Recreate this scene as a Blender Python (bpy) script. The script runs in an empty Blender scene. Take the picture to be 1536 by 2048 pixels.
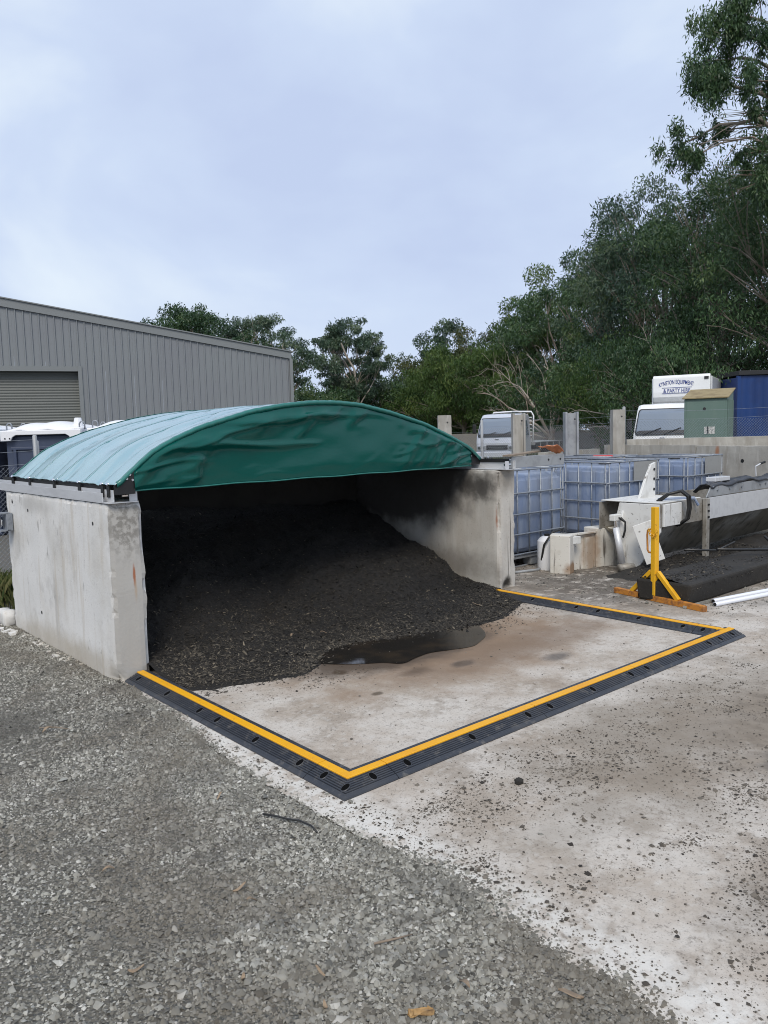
import bpy, math, random
import numpy as np
from mathutils import Matrix, Vector
S = bpy.context.scene
COL = S.collection
rad = math.radians
random.seed(7)
RNG = np.random.default_rng(7)

# ---------------------------------------------------------------- camera
cam = bpy.data.cameras.new('camera')
cam.sensor_fit = 'VERTICAL'; cam.sensor_height = 24.0
cam.lens = 24.0 * 1580 / 2048
cam.clip_start = 0.05; cam.clip_end = 2000
camo = bpy.data.objects.new('camera', cam); COL.objects.link(camo)
Rm = Matrix(((0.75604039, 0.08584224, -0.64887136), (-0.65398235, 0.0587152, -0.75422782), (-0.02664599, 0.99457711, 0.10053038)))
camo.matrix_world = Matrix.Translation((0, 0, 1.6)) @ Rm.to_4x4()
S.camera = camo
# ---------------------------------------------------------------- sky, sun, exposure
SUN_DIR = Vector((-0.62, -0.60, 0.90)).normalized()      # towards the sun
sun_el = math.asin(SUN_DIR.z); sun_az = math.atan2(SUN_DIR.x, SUN_DIR.y)
w = bpy.data.worlds.new('World'); S.world = w; w.use_nodes = True
nt = w.node_tree; N = nt.nodes; L = nt.links
for n in list(N): N.remove(n)
out = N.new('ShaderNodeOutputWorld'); bg = N.new('ShaderNodeBackground')
sky = N.new('ShaderNodeTexSky'); sky.sky_type = 'NISHITA'; sky.sun_disc = False
sky.sun_elevation = sun_el; sky.sun_rotation = sun_az; sky.dust_density = 3.0; sky.air_density = 1.2
sc_ = N.new('ShaderNodeVectorMath'); sc_.operation = 'SCALE'; sc_.inputs['Scale'].default_value = 0.9
L.new(sky.outputs[0], sc_.inputs[0])
tc = N.new('ShaderNodeTexCoord'); mp = N.new('ShaderNodeMapping'); mp.inputs['Scale'].default_value = (1, 1, 1.7)
L.new(tc.outputs['Generated'], mp.inputs[0])
nz = N.new('ShaderNodeTexNoise'); nz.inputs['Scale'].default_value = 2.2; nz.inputs['Detail'].default_value = 5; nz.inputs['Roughness'].default_value = 0.5; nz.inputs['Distortion'].default_value = 0.4
L.new(mp.outputs[0], nz.inputs['Vector'])
cr = N.new('ShaderNodeValToRGB'); e = cr.color_ramp.elements
e[0].position = 0.36; e[0].color = (5.75, 6.75, 9.1, 1)
e[1].position = 0.64; e[1].color = (8.1, 9.1, 10.3, 1)
m_ = e.new(0.5); m_.color = (6.5, 7.6, 9.7, 1)
L.new(nz.outputs[0], cr.inputs[0])
mx = N.new('ShaderNodeMix'); mx.data_type = 'RGBA'; mx.inputs['Factor'].default_value = 0.93     # overcast deck over the clear sky
L.new(sc_.outputs[0], mx.inputs['A']); L.new(cr.outputs[0], mx.inputs['B'])
L.new(mx.outputs['Result'], bg.inputs[0]); bg.inputs[1].default_value = 0.066
L.new(bg.outputs[0], out.inputs[0])
sl = bpy.data.lights.new('sun', 'SUN'); sl.energy = 1.5; sl.angle = rad(24); sl.color = (1.0, 0.92, 0.80)
so = bpy.data.objects.new('sun', sl); COL.objects.link(so)
so.rotation_euler = SUN_DIR.to_track_quat('Z', 'Y').to_euler()
S.view_settings.view_transform = 'Standard'; S.view_settings.look = 'None'
S.view_settings.exposure = 0.6; S.view_settings.gamma = 1.0
S.view_settings.use_curve_mapping = False
S.render.engine = 'CYCLES'; S.cycles.max_bounces = 6; S.cycles.diffuse_bounces = 3; S.cycles.transparent_max_bounces = 8
S.cycles.use_denoising = True; S.cycles.filter_width = 1.0

# ---------------------------------------------------------------- material helper (procedural only)
def mat(name, base, rough=0.6, metal=0.0, spec=0.5, layers=(), bump=None, tone=None, coat=0.0, rnoise=None, transl=0.0, bump2=None):
    m = bpy.data.materials.new(name); m.use_nodes = True
    t = m.node_tree; n = t.nodes; l = t.links
    b = n['Principled BSDF']
    b.inputs['Roughness'].default_value = rough; b.inputs['Metallic'].default_value = metal
    b.inputs['Specular IOR Level'].default_value = spec
    if coat: b.inputs['Coat Weight'].default_value = coat; b.inputs['Coat Roughness'].default_value = 0.12
    geo = n.new('ShaderNodeNewGeometry'); P = geo.outputs['Position']
    def noise(scale, detail=4, stretch=None, rough_=0.55, off=0.0):
        v = P
        mpn = n.new('ShaderNodeMapping'); mpn.inputs['Scale'].default_value = stretch or (1, 1, 1)
        mpn.inputs['Location'].default_value = (off, off * 1.7, off * .6)
        l.new(v, mpn.inputs[0])
        q = n.new('ShaderNodeTexNoise'); q.inputs['Scale'].default_value = scale; q.inputs['Detail'].default_value = detail
        q.inputs['Roughness'].default_value = rough_
        l.new(mpn.outputs[0], q.inputs['Vector']); return q.outputs[0]
    def rng(sock, lo, hi, a=0.0, c=1.0):
        q = n.new('ShaderNodeMapRange'); q.interpolation_type = 'SMOOTHSTEP'
        q.inputs[1].default_value = lo; q.inputs[2].default_value = hi; q.inputs[3].default_value = a; q.inputs[4].default_value = c
        l.new(sock, q.inputs[0]); return q.outputs[0]
    def mul(a, c):
        q = n.new('ShaderNodeMath'); q.operation = 'MULTIPLY'
        l.new(a, q.inputs[0])
        if isinstance(c, float): q.inputs[1].default_value = c
        else: l.new(c, q.inputs[1])
        return q.outputs[0]
    rgb = n.new('ShaderNodeRGB'); rgb.outputs[0].default_value = (*base, 1); cur = rgb.outputs[0]
    rcur = None
    if tone:                                    # per-piece colour from a mesh attribute
        at = n.new('ShaderNodeAttribute'); at.attribute_name = 'tone'
        rp = n.new('ShaderNodeValToRGB'); el = rp.color_ramp.elements
        el[0].position = 0; el[0].color = (*tone[0], 1); el[1].position = 1; el[1].color = (*tone[-1], 1)
        for i, c in enumerate(tone[1:-1]):
            x = el.new((i + 1) / (len(tone) - 1)); x.color = (*c, 1)
        l.new(at.outputs['Fac'], rp.inputs[0]); cur = rp.outputs[0]
    for i, d in enumerate(layers):
        f = None
        if 'center' in d:                       # a stain with a place and a shape of its own
            sb = n.new('ShaderNodeVectorMath'); sb.operation = 'SUBTRACT'; l.new(P, sb.inputs[0]); sb.inputs[1].default_value = d['center']
            dv = n.new('ShaderNodeVectorMath'); dv.operation = 'DIVIDE'; l.new(sb.outputs[0], dv.inputs[0]); dv.inputs[1].default_value = d['radii']
            ln = n.new('ShaderNodeVectorMath'); ln.operation = 'LENGTH'; l.new(dv.outputs[0], ln.inputs[0])
            dist = ln.outputs['Value']
            if d.get('warp'):
                ad = n.new('ShaderNodeMath'); ad.operation = 'MULTIPLY_ADD'
                l.new(noise(d.get('wscale', 8), 4, d.get('stretch'), off=i * 3.1), ad.inputs[0]); ad.inputs[1].default_value = d['warp']
                l.new(dist, ad.inputs[2]); dist = ad.outputs[0]
            s0 = d.get('soft', 0.4)
            f = rng(dist, 1 + d.get('warp', 0) * .5 - s0, 1 + d.get('warp', 0) * .5 + s0 * .3, 1.0, 0.0)
        if 'scale' in d:
            f2 = rng(noise(d['scale'], d.get('detail', 5), d.get('stretch'), d.get('nr', 0.6), off=i * 7.3), d['lo'], d['hi'])
            f = f2 if f is None else mul(f, f2)
        f = mul(f, float(d.get('amt', 1.0)))
        q = n.new('ShaderNodeMix'); q.data_type = 'RGBA'
        l.new(f, q.inputs['Factor']); l.new(cur, q.inputs['A']); q.inputs['B'].default_value = (*d['col'], 1); cur = q.outputs['Result']
        if 'rough' in d:
            q = n.new('ShaderNodeMix'); q.data_type = 'FLOAT'; l.new(f, q.inputs['Factor'])
            if rcur is None: q.inputs['A'].default_value = rough
            else: l.new(rcur, q.inputs['A'])
            q.inputs['B'].default_value = d['rough']; rcur = q.outputs['Result']
    l.new(cur, b.inputs['Base Color'])
    if rcur is not None: l.new(rcur, b.inputs['Roughness'])
    elif rnoise: l.new(rng(noise(rnoise[0], 4), .3, .7, rnoise[1], rnoise[2]), b.inputs['Roughness'])
    prev = None
    for bp in (bump, bump2):
        if not bp: continue
        kind, scale, strength, distn = bp[:4]
        if kind == 'voronoi':
            v = n.new('ShaderNodeTexVoronoi'); v.inputs['Scale'].default_value = scale; l.new(P, v.inputs['Vector']); h = v.outputs['Distance']
        else: h = noise(scale, 6, bp[4] if len(bp) > 4 else None, 0.65)
        q = n.new('ShaderNodeBump'); q.inputs['Strength'].default_value = strength; q.inputs['Distance'].default_value = distn
        l.new(h, q.inputs['Height'])
        if prev is not None: l.new(prev, q.inputs['Normal'])
        prev = q.outputs[0]
    if prev is not None: l.new(prev, b.inputs['Normal'])
    if transl:
        tr = n.new('ShaderNodeBsdfTranslucent'); l.new(cur, tr.inputs[0])
        ms = n.new('ShaderNodeMixShader'); ms.inputs[0].default_value = transl
        l.new(b.outputs[0], ms.inputs[1]); l.new(tr.outputs[0], ms.inputs[2])
        l.new(ms.outputs[0], n['Material Output'].inputs[0])
    return m

# ---------------------------------------------------------------- mesh builder
class B:
    def __init__(s): s.v = []; s.f = []
    def add(s, vs, fs):
        o = len(s.v); s.v.extend([tuple(map(float, p)) for p in vs]); s.f.extend([tuple(i + o for i in f) for f in fs]); return s
    def box(s, c, d, M=None):
        x, y, z = (k / 2 for k in d)
        vs = [Vector((sx * x, sy * y, sz * z)) for sz in (-1, 1) for sy in (-1, 1) for sx in (-1, 1)]
        if M is not None: vs = [M @ p for p in vs]
        vs = [p + Vector(c) for p in vs]
        return s.add(vs, [(0, 2, 3, 1), (4, 5, 7, 6), (0, 1, 5, 4), (2, 6, 7, 3), (0, 4, 6, 2), (1, 3, 7, 5)])
    def bar(s, p, q, a, b_=None, up=(0, 0, 1)):      # rectangular bar from p to q, a wide (sideways), b_ high
        p = Vector(p); q = Vector(q); b_ = b_ or a; d = (q - p).normalized(); u = Vector(up)
        if abs(d.dot(u)) > .98: u = Vector((0, 1, 0))
        sd = d.cross(u).normalized() * a / 2; uu = sd.cross(d).normalized() * b_ / 2
        vs = [k + i * sd + j * uu for k in (p, q) for i, j in ((-1, -1), (1, -1), (1, 1), (-1, 1))]
        return s.add(vs, [(0, 1, 2, 3), (7, 6, 5, 4), (0, 4, 5, 1), (1, 5, 6, 2), (2, 6, 7, 3), (3, 7, 4, 0)])
    def tube(s, pts, r, n=8, caps=True):
        pts = [Vector(p) for p in pts]; rs = r if hasattr(r, '__len__') else [r] * len(pts); vs = []; fs = []
        ref = None
        for i, p in enumerate(pts):
            d = (pts[min(i + 1, len(pts) - 1)] - pts[max(i - 1, 0)]).normalized()
            if ref is None: ref = Vector((0, 0, 1)) if abs(d.z) < .9 else Vector((1, 0, 0))
            a = d.cross(ref); a = a.normalized() if a.length > 1e-6 else Vector((1, 0, 0)); c = a.cross(d).normalized(); ref = c
            vs += [p + rs[i] * (math.cos(2 * math.pi * k / n) * a + math.sin(2 * math.pi * k / n) * c) for k in range(n)]
        for i in range(len(pts) - 1):
            for k in range(n):
                k2 = (k + 1) % n; fs.append((i * n + k, i * n + k2, (i + 1) * n + k2, (i + 1) * n + k))
        if caps: fs.append(tuple(range(n - 1, -1, -1))); fs.append(tuple((len(pts) - 1) * n + k for k in range(n)))
        return s.add(vs, fs)
    def prism(s, poly, h0, h1, axis='z'):            # closed polygon extruded along an axis
        n = len(poly); mp_ = {'z': lambda a, b, h: (a, b, h), 'x': lambda a, b, h: (h, a, b), 'y': lambda a, b, h: (a, h, b)}[axis]
        vs = [mp_(a, b, h0) for a, b in poly] + [mp_(a, b, h1) for a, b in poly]
        fs = [tuple(range(n - 1, -1, -1)), tuple(range(n, 2 * n))] + [(i, (i + 1) % n, n + (i + 1) % n, n + i) for i in range(n)]
        return s.add(vs, fs)
    def grid(s, P):                                  # P: (nu, nv, 3)
        nu, nv = P.shape[:2]
        return s.add(P.reshape(-1, 3), [(i * nv + j, (i + 1) * nv + j, (i + 1) * nv + j + 1, i * nv + j + 1) for i in range(nu - 1) for j in range(nv - 1)])
    def obj(s, name, m, parent=None, smooth=False, bevel=0, seg=2, loc=None, thick=0):
        me = bpy.data.meshes.new(name); me.from_pydata(s.v, [], s.f); me.update()
        import bmesh
        bm = bmesh.new(); bm.from_mesh(me); bmesh.ops.recalc_face_normals(bm, faces=bm.faces); bm.to_mesh(me); bm.free()
        return link(name, me, m, parent, smooth, bevel, seg, loc, thick)
def link(name, me, m, parent=None, smooth=False, bevel=0, seg=2, loc=None, thick=0):
    if m is not None: me.materials.append(m)
    if smooth: me.polygons.foreach_set('use_smooth', [True] * len(me.polygons))
    o = bpy.data.objects.new(name, me); COL.objects.link(o)
    if parent is not None: o.parent = parent
    if loc is not None: o.location = loc
    if thick:
        k = o.modifiers.new('solid', 'SOLIDIFY'); k.thickness = thick; k.offset = 0
    if bevel:
        k = o.modifiers.new('bevel', 'BEVEL'); k.width = bevel; k.segments = seg; k.limit_method = 'ANGLE'; k.angle_limit = rad(35)
    return o
def fast_mesh(name, verts, quads, tone=None, tri=False):     # big arrays
    me = bpy.data.meshes.new(name); k = 3 if tri else 4
    me.vertices.add(len(verts)); me.vertices.foreach_set('co', np.asarray(verts, dtype=np.float32).ravel())
    me.loops.add(quads.size); me.loops.foreach_set('vertex_index', quads.astype(np.int32).ravel())
    me.polygons.add(len(quads)); me.polygons.foreach_set('loop_start', np.arange(0, quads.size, k, dtype=np.int32))
    try: me.polygons.foreach_set('loop_total', np.full(len(quads), k, dtype=np.int32))
    except Exception: pass
    if tone is not None:
        a = me.attributes.new('tone', 'FLOAT', 'POINT'); a.data.foreach_set('value', np.asarray(tone, dtype=np.float32))
    me.update(calc_edges=True); me.validate()
    return me
def tag(o, label=None, cat=None, group=None, kind=None):
    for k, v in (('label', label), ('category', cat), ('group', group), ('kind', kind)):
        if v: o[k] = v
    return o
def thing(name, label, cat, loc=(0, 0, 0), rz=0.0, group=None):
    o = bpy.data.objects.new(name, None); o.empty_display_size = .1; COL.objects.link(o)
    o.location = loc; o.rotation_euler = (0, 0, rz)
    return tag(o, label, cat, group)
def copy_tree(o, parent=None):
    c = o.copy(); COL.objects.link(c); c.parent = parent
    for ch in [k for k in bpy.data.objects if k.parent == o and k is not c]: copy_tree(ch, c)
    return c
def part_at(o, base):         # geometry given in world coordinates -> child of an empty at base
    o.location = (-base[0], -base[1], -base[2]); return o

_k = np.random.default_rng(3)
_FR = [(_k.normal(size=3) * (2 ** (i / 6)), _k.uniform(0, 6.28)) for i in range(24)]
def fbm(P, scale=1.0):                                # smooth pseudo-noise in about -1..1 for arrays (...,3)
    P = np.asarray(P, float) * scale; r = 0; a = 0
    for i, (k, ph) in enumerate(_FR):
        wgt = 2 ** (-i / 6); r = r + wgt * np.sin(P @ k + ph); a += wgt
    return r / a * 2.2
def rough_block(c0, c1, step, amp, edge=0.01, seed=0, chips=()):
    """box from c0 to c1 in small facets, faces slightly uneven and edges crumbled"""
    c0 = np.array(c0, float); c1 = np.array(c1, float); n = np.maximum(2, np.ceil((c1 - c0) / step).astype(int))
    idx = {}; vs = []; fs = []
    def vid(i, j, k):
        key = (i, j, k)
        if key not in idx: idx[key] = len(vs); vs.append(key)
        return idx[key]
    for ax in range(3):
        a, b = [(1, 2), (2, 0), (0, 1)][ax]
        for side in (0, n[ax]):
            for i in range(n[a]):
                for j in range(n[b]):
                    q = []
                    for di, dj in ((0, 0), (1, 0), (1, 1), (0, 1)):
                        key = [0, 0, 0]; key[ax] = side; key[a] = i + di; key[b] = j + dj; q.append(vid(*key))
                    fs.append(tuple(q if side else q[::-1]))
    K = np.array(vs); P = c0 + (c1 - c0) * K / n
    onf = (K == 0).astype(int) - (K == n).astype(int)           # inward direction
    ne = np.abs(onf).sum(1)
    ctr = (c0 + c1) / 2
    d = amp * fbm(P + seed, 6)[:, None] * onf
    en = np.clip(fbm(P + seed + 5, 16) * .8 + fbm(P + seed, 45) * .5, 0, 2)
    d += np.where(ne >= 2, edge * (0.25 + en), 0)[:, None] * onf
    for (cc, rr, dep) in chips:
        g_ = np.exp(-(((P - np.array(cc)) / np.array(rr)) ** 2).sum(1)); d += (g_ * dep)[:, None] * onf
    b = B(); b.add(P + d, fs); return b

def octa(n, centers, sx, sy, sz, rng_, flat_jit=0.35):
    """n little angular pieces; returns verts, tris"""
    base = np.array([(1, 0, 0), (0, 1, 0), (-1, 0, 0), (0, -1, 0), (0, 0, 1), (0, 0, -1)], float)
    V = base[None] * (1 + flat_jit * rng_.uniform(-1, 1, (n, 6, 1))) + .25 * rng_.normal(size=(n, 6, 3)) * np.abs(flat_jit)
    V *= np.stack([sx, sy, sz], -1)[:, None, :]
    ang = rng_.uniform(0, 2 * np.pi, n); t = rng_.normal(0, .35, n)
    c, s_ = np.cos(t), np.sin(t); x, y, z = V[..., 0], V[..., 1], V[..., 2]
    x, z = x * c[:, None] - z * s_[:, None], x * s_[:, None] + z * c[:, None]
    c, s_ = np.cos(ang), np.sin(ang); x, y = x * c[:, None] - y * s_[:, None], x * s_[:, None] + y * c[:, None]
    V = np.stack([x, y, z], -1) + centers[:, None, :]
    V = V[:, :5]; F = np.array([(0, 1, 4), (1, 2, 4), (2, 3, 4), (3, 0, 4)])
    return V.reshape(-1, 3), (F[None] + 5 * np.arange(n)[:, None, None]).reshape(-1, 3)

# ---------------------------------------------------------------- materials
MT = {}
MT['gravel'] = mat('gravel ground', (.115, .108, .09), .9, layers=[
    dict(scale=1.1, lo=.45, hi=.62, col=(.12, .105, .088), amt=.6), dict(scale=120, lo=.45, hi=.7, col=(.24, .235, .21), amt=.7),
    dict(scale=55, lo=.5, hi=.66, col=(.06, .058, .052), amt=.7),
    dict(center=(7.2, 4.6, 0), radii=(1.6, 1.3, 1), warp=.9, wscale=3, col=(.07, .06, .05), soft=.6, amt=.8)],
    bump=('voronoi', 75, 1.0, .012), bump2=('noise', 9, .5, .03))
MT['stone'] = mat('gravel stones', (.2, .2, .2), .85, tone=[(.05, .048, .041), (.175, .169, .145), (.275, .267, .233), (.39, .383, .343), (.6, .585, .54)], layers=[dict(scale=1.3, lo=.46, hi=.6, col=(.13, .112, .088), amt=.6), dict(scale=4.5, lo=.5, hi=.64, col=(.1, .095, .085), amt=.45), dict(center=(1.0, 4.7, 0), radii=(.5, .35, .3), warp=1.2, wscale=5, col=(.05, .047, .043), soft=.8, amt=.7)], bump=('noise', 160, .4, .003))
MT['grassland'] = mat('grassland', (.1, .12, .04), .95, layers=[dict(scale=.5, lo=.4, hi=.62, col=(.2, .17, .09), amt=.8), dict(scale=4, lo=.4, hi=.7, col=(.06, .085, .025), amt=.7)], bump=('noise', 30, .8, .05))
MT['slab'] = mat('concrete slab', (.54, .50, .45), .85, layers=[
    dict(scale=1.5, lo=.44, hi=.6, col=(.36, .30, .24), amt=.75), dict(scale=3.7, lo=.5, hi=.62, nr=.7, col=(.27, .225, .18), amt=.6),
    dict(scale=6, lo=.45, hi=.7, col=(.46, .41, .35), amt=.5),
    dict(scale=22, lo=.5, hi=.72, col=(.58, .555, .51), amt=.5),
    dict(scale=45, lo=.53, hi=.66, nr=.75, col=(.2, .175, .15), amt=.7), dict(scale=130, lo=.56, hi=.68, nr=.7, col=(.13, .11, .09), amt=.6),
    dict(center=(1.95, 2.2, 0), radii=(.15, 3.2, 1), warp=1.1, wscale=5, col=(.66, .645, .605), soft=.8, amt=.7, scale=16, lo=.38, hi=.56),       # pale laitance along the slab edge
    dict(center=(4.1, 4.15, 0), radii=(1.6, 1.05, 1), warp=1.1, wscale=3, col=(.25, .17, .11), soft=.7, amt=.95),  # brown silt round the puddle
    dict(center=(3.8, 4.25, 0), radii=(1.0, .42, 1), warp=.5, wscale=6, col=(.075, .055, .04), soft=.35, amt=.85, rough=.5),
    dict(center=(3.12, 4.13, 0), radii=(.06, .06, 1), warp=.5, wscale=12, col=(.09, .065, .045), soft=.5, amt=.85, rough=.35), dict(center=(3.84, 3.68, 0), radii=(.12, .07, 1), warp=.7, wscale=12, col=(.07, .055, .045), soft=.6, amt=.9, rough=.3), dict(center=(3.5, 3.78, 0), radii=(.17, .10, 1), warp=.7, wscale=12, col=(.12, .085, .06), soft=.8, amt=.8, rough=.4), dict(center=(3.02, 3.62, 0), radii=(.05, .035, 1), warp=.5, wscale=14, col=(.1, .075, .05), soft=.5, amt=.8, rough=.4), dict(center=(4.42, 3.32, 0), radii=(.15, .09, 1), warp=.6, wscale=14, col=(.1, .08, .06), soft=.7, amt=.8, rough=.35),
    dict(center=(4.5, 3.7, 0), radii=(1.3, .35, 1), warp=1.3, wscale=5, col=(.18, .125, .085), soft=.8, amt=.6),
    dict(center=(5.2, 1.3, 0), radii=(1.9, .8, 1), warp=1.2, wscale=2.5, col=(.2, .165, .13), soft=.9, amt=.75),
    dict(center=(3.9, 2.0, 0), radii=(1.9, .75, 1), warp=1.4, wscale=3.5, col=(.20, .165, .125), soft=.9, amt=.8), dict(center=(4.6, 1.6, 0), radii=(1.2, .6, 1), warp=1.2, wscale=4, col=(.14, .115, .09), soft=.8, amt=.7, scale=11, lo=.4, hi=.6), dict(center=(2.75, 1.05, 0), radii=(.5, .22, 1), warp=1.2, wscale=7, col=(.18, .15, .12), soft=.9, amt=.7),
    dict(center=(3.85, 1.45, 0), radii=(.32, .16, 1), warp=.8, wscale=8, col=(.04, .036, .034), soft=.6, amt=.85, rough=.4),
    dict(center=(7.2, 4.5, 0), radii=(1.75, 1.55, 1), warp=.9, wscale=3, col=(.085, .07, .055), soft=.6, scale=9, lo=.3, hi=.5, amt=.9),
    dict(center=(9.5, 2.4, 0), radii=(3.0, 1.7, 1), warp=.9, wscale=2, col=(.15, .13, .11), soft=.8, scale=14, lo=.35, hi=.6, amt=.8),
    dict(center=(4.05, 6.0, 0), radii=(2.1, 1.75, 1), warp=.3, wscale=4, col=(.05, .043, .037), soft=.3, amt=.95)],
    bump=('noise', 60, .35, .006), bump2=('noise', 7, .25, .02))
MT['crumb'] = mat('dark crumbs', (.05, .045, .04), .95, tone=[(.03, .026, .022), (.08, .068, .055), (.14, .122, .1), (.22, .195, .165)])
MT['mulch'] = mat('dark sweepings', (.014, .0125, .0115), .9, layers=[dict(scale=3, lo=.42, hi=.62, col=(.007, .0068, .0072), amt=.8), dict(scale=40, lo=.5, hi=.7, col=(.03, .026, .021), amt=.7),
    dict(scale=110, lo=.55, hi=.7, col=(.06, .052, .039), amt=.5)], bump=('noise', 70, 1.0, .015), bump2=('noise', 12, .8, .04))
MT['chips'] = mat('sweepings bits', (.03, .03, .03), .9, tone=[(.004, .0038, .0037), (.010, .0090, .008), (.032, .028, .023), (.085, .074, .058), (.2, .17, .125)])
MT['water'] = mat('dark puddle water', (.022, .02, .018), .03, spec=.5, bump=('noise', 25, .05, .002), layers=[dict(scale=4, lo=.45, hi=.7, col=(.05, .038, .027), amt=.7)])
CONC = dict(bump=('noise', 45, .35, .006), bump2=('noise', 260, .3, .002))
MT['wall_left'] = mat('pale precast concrete', (.67, .665, .65), .8, layers=[
    dict(scale=1.6, lo=.4, hi=.65, col=(.55, .53, .49), amt=.8), dict(scale=5, lo=.42, hi=.7, stretch=(1, 1, .18), col=(.72, .71, .69), amt=.7),
    dict(scale=9, lo=.55, hi=.72, stretch=(1, 1, .1), col=(.47, .42, .35), amt=.55), dict(scale=60, lo=.62, hi=.7, col=(.3, .29, .27), amt=.5), dict(scale=2.6, lo=.54, hi=.66, nr=.7, col=(.46, .45, .43), amt=.45), dict(scale=15, lo=.64, hi=.7, stretch=(1, 1, .35), col=(.26, .25, .24), amt=.6),
    dict(center=(1.96, 5.9, .02), radii=(.1, 1.5, .17), warp=.8, wscale=9, col=(.36, .31, .23), soft=.7, amt=.6),
    dict(center=(2.08, 5.02, .6), radii=(.2, .012, 1.2), warp=.1, col=(.40, .385, .355), soft=.2, amt=.8),
    dict(center=(2.08, 5.02, 1.05), radii=(.2, .02, .27), warp=.8, wscale=22, col=(.2, .19, .17), soft=.8, scale=26, lo=.4, hi=.58, amt=.8),
    dict(center=(2.115, 5.0, .70), radii=(.012, .06, .085), warp=.5, wscale=30, col=(.33, .1, .03), soft=.55, amt=.9),
    dict(center=(2.12, 5.0, .6), radii=(.012, .06, .09), warp=.6, wscale=30, col=(.42, .3, .19), soft=.9, amt=.6),
    dict(center=(1.95, 6.15, .35), radii=(.05, .035, .34), warp=.6, wscale=20, col=(.36, .34, .31), soft=.8, amt=.5),
    dict(center=(1.95, 6.5, 1.1), radii=(.05, .5, .08), warp=.9, wscale=9, col=(.34, .33, .31), soft=.9, amt=.5)], **CONC)
MT['wall_right'] = mat('stained precast concrete', (.52, .5, .46), .82, layers=[
    dict(scale=1.8, lo=.4, hi=.65, col=(.42, .39, .35), amt=.8), dict(scale=7, lo=.45, hi=.7, stretch=(1, 1, .15), col=(.58, .57, .54), amt=.6),
    dict(scale=60, lo=.6, hi=.7, col=(.2, .19, .17), amt=.5),
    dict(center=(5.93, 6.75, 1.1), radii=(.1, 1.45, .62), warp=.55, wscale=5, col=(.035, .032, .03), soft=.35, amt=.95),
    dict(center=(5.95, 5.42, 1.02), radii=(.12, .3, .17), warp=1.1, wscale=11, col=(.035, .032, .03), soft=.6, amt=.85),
    dict(center=(5.93, 5.9, .2), radii=(.1, .9, .2), warp=.8, wscale=7, col=(.12, .105, .09), soft=.8, amt=.7),
    dict(center=(6.1, 5.14, .52), radii=(.006, .05, .4), warp=.3, wscale=16, col=(.03, .027, .024), soft=.5, amt=.95),
    dict(center=(6.06, 5.14, .25), radii=(.006, .05, .28), warp=.3, wscale=18, col=(.04, .035, .03), soft=.5, amt=.9),
    dict(center=(5.935, 5.15, .72), radii=(.022, .05, .17), warp=.5, wscale=20, col=(.30, .12, .06), soft=.4, amt=.9),
    dict(center=(6.05, 5.15, .03), radii=(.07, .06, .11), warp=.5, wscale=18, col=(.025, .023, .02), soft=.5, amt=.95),
    dict(center=(6.05, 5.15, 1.1), radii=(.14, .1, .16), warp=.8, wscale=14, col=(.19, .175, .15), soft=.8, amt=.7)], **CONC)
MT['conc'] = mat('grey concrete', (.40, .385, .35), .85, layers=[dict(scale=2.2, lo=.4, hi=.65, col=(.30, .285, .255), amt=.8), dict(scale=6, lo=.45, hi=.7, stretch=(1, 1, .12), col=(.24, .215, .18), amt=.6),
    dict(scale=14, lo=.5, hi=.7, stretch=(1, 1, .3), col=(.48, .465, .43), amt=.6), dict(center=(12.6, 6.2, 1.1), radii=(.5, .05, .2), warp=.5, wscale=12, col=(.32, .12, .04), soft=.6, amt=.8)], **CONC)
MT['bay_shade'] = mat('soot black concrete', (.035, .033, .03), .9, layers=[dict(scale=3, lo=.4, hi=.7, col=(.02, .019, .018), amt=.8)], **CONC)  # near-black tone paints the bay's inner shade onto the back wall
MT['rubber'] = mat('black rubber', (.030, .034, .044), .42, layers=[dict(scale=18, lo=.52, hi=.72, nr=.7, col=(.16, .15, .138), amt=.6, rough=.8), dict(scale=3, lo=.5, hi=.7, col=(.06, .06, .062), amt=.6)], bump=('noise', 150, .15, .002))
MT['recess_dark'] = mat('recess shade black', (.003, .003, .003), .95, spec=.1)  # near-black colour paints the shade inside the bolt recesses
MT['yellow'] = mat('yellow strip', (.80, .40, .008), .45, layers=[dict(scale=4, lo=.45, hi=.7, col=(.72, .31, .01), amt=.7), dict(scale=40, lo=.58, hi=.7, nr=.7, col=(.35, .2, .06), amt=.55)])
MT['yellow_paint'] = mat('yellow paint', (.74, .40, .015), .45, layers=[dict(scale=30, lo=.62, hi=.72, col=(.25, .11, .03), amt=.7), dict(scale=5, lo=.5, hi=.7, col=(.6, .29, .02), amt=.6)])
MT['orange_rust'] = mat('rusty orange paint', (.5, .2, .03), .7, layers=[dict(scale=20, lo=.45, hi=.65, col=(.2, .085, .035), amt=.8)])
MT['alu'] = mat('mill aluminium', (.68, .69, .71), .4, metal=.35, layers=[dict(scale=14, lo=.45, hi=.7, stretch=(1, .2, 1), col=(.55, .56, .58), amt=.6)])
MT['galv'] = mat('galvanised steel', (.30, .325, .36), .5, metal=.5, layers=[dict(scale=25, lo=.45, hi=.65, col=(.2, .22, .25), amt=.7)])
MT['galv_dull'] = mat('weathered galvanised steel', (.36, .375, .39), .6, metal=.35, layers=[dict(scale=6, lo=.42, hi=.65, col=(.25, .26, .27), amt=.7), dict(scale=30, lo=.6, hi=.75, col=(.2, .13, .08), amt=.5)])
MT['black'] = mat('black plate', (.012, .012, .013), .5)
MT['chrome'] = mat('bright fitting', (.8, .8, .82), .2, metal=1)
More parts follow.
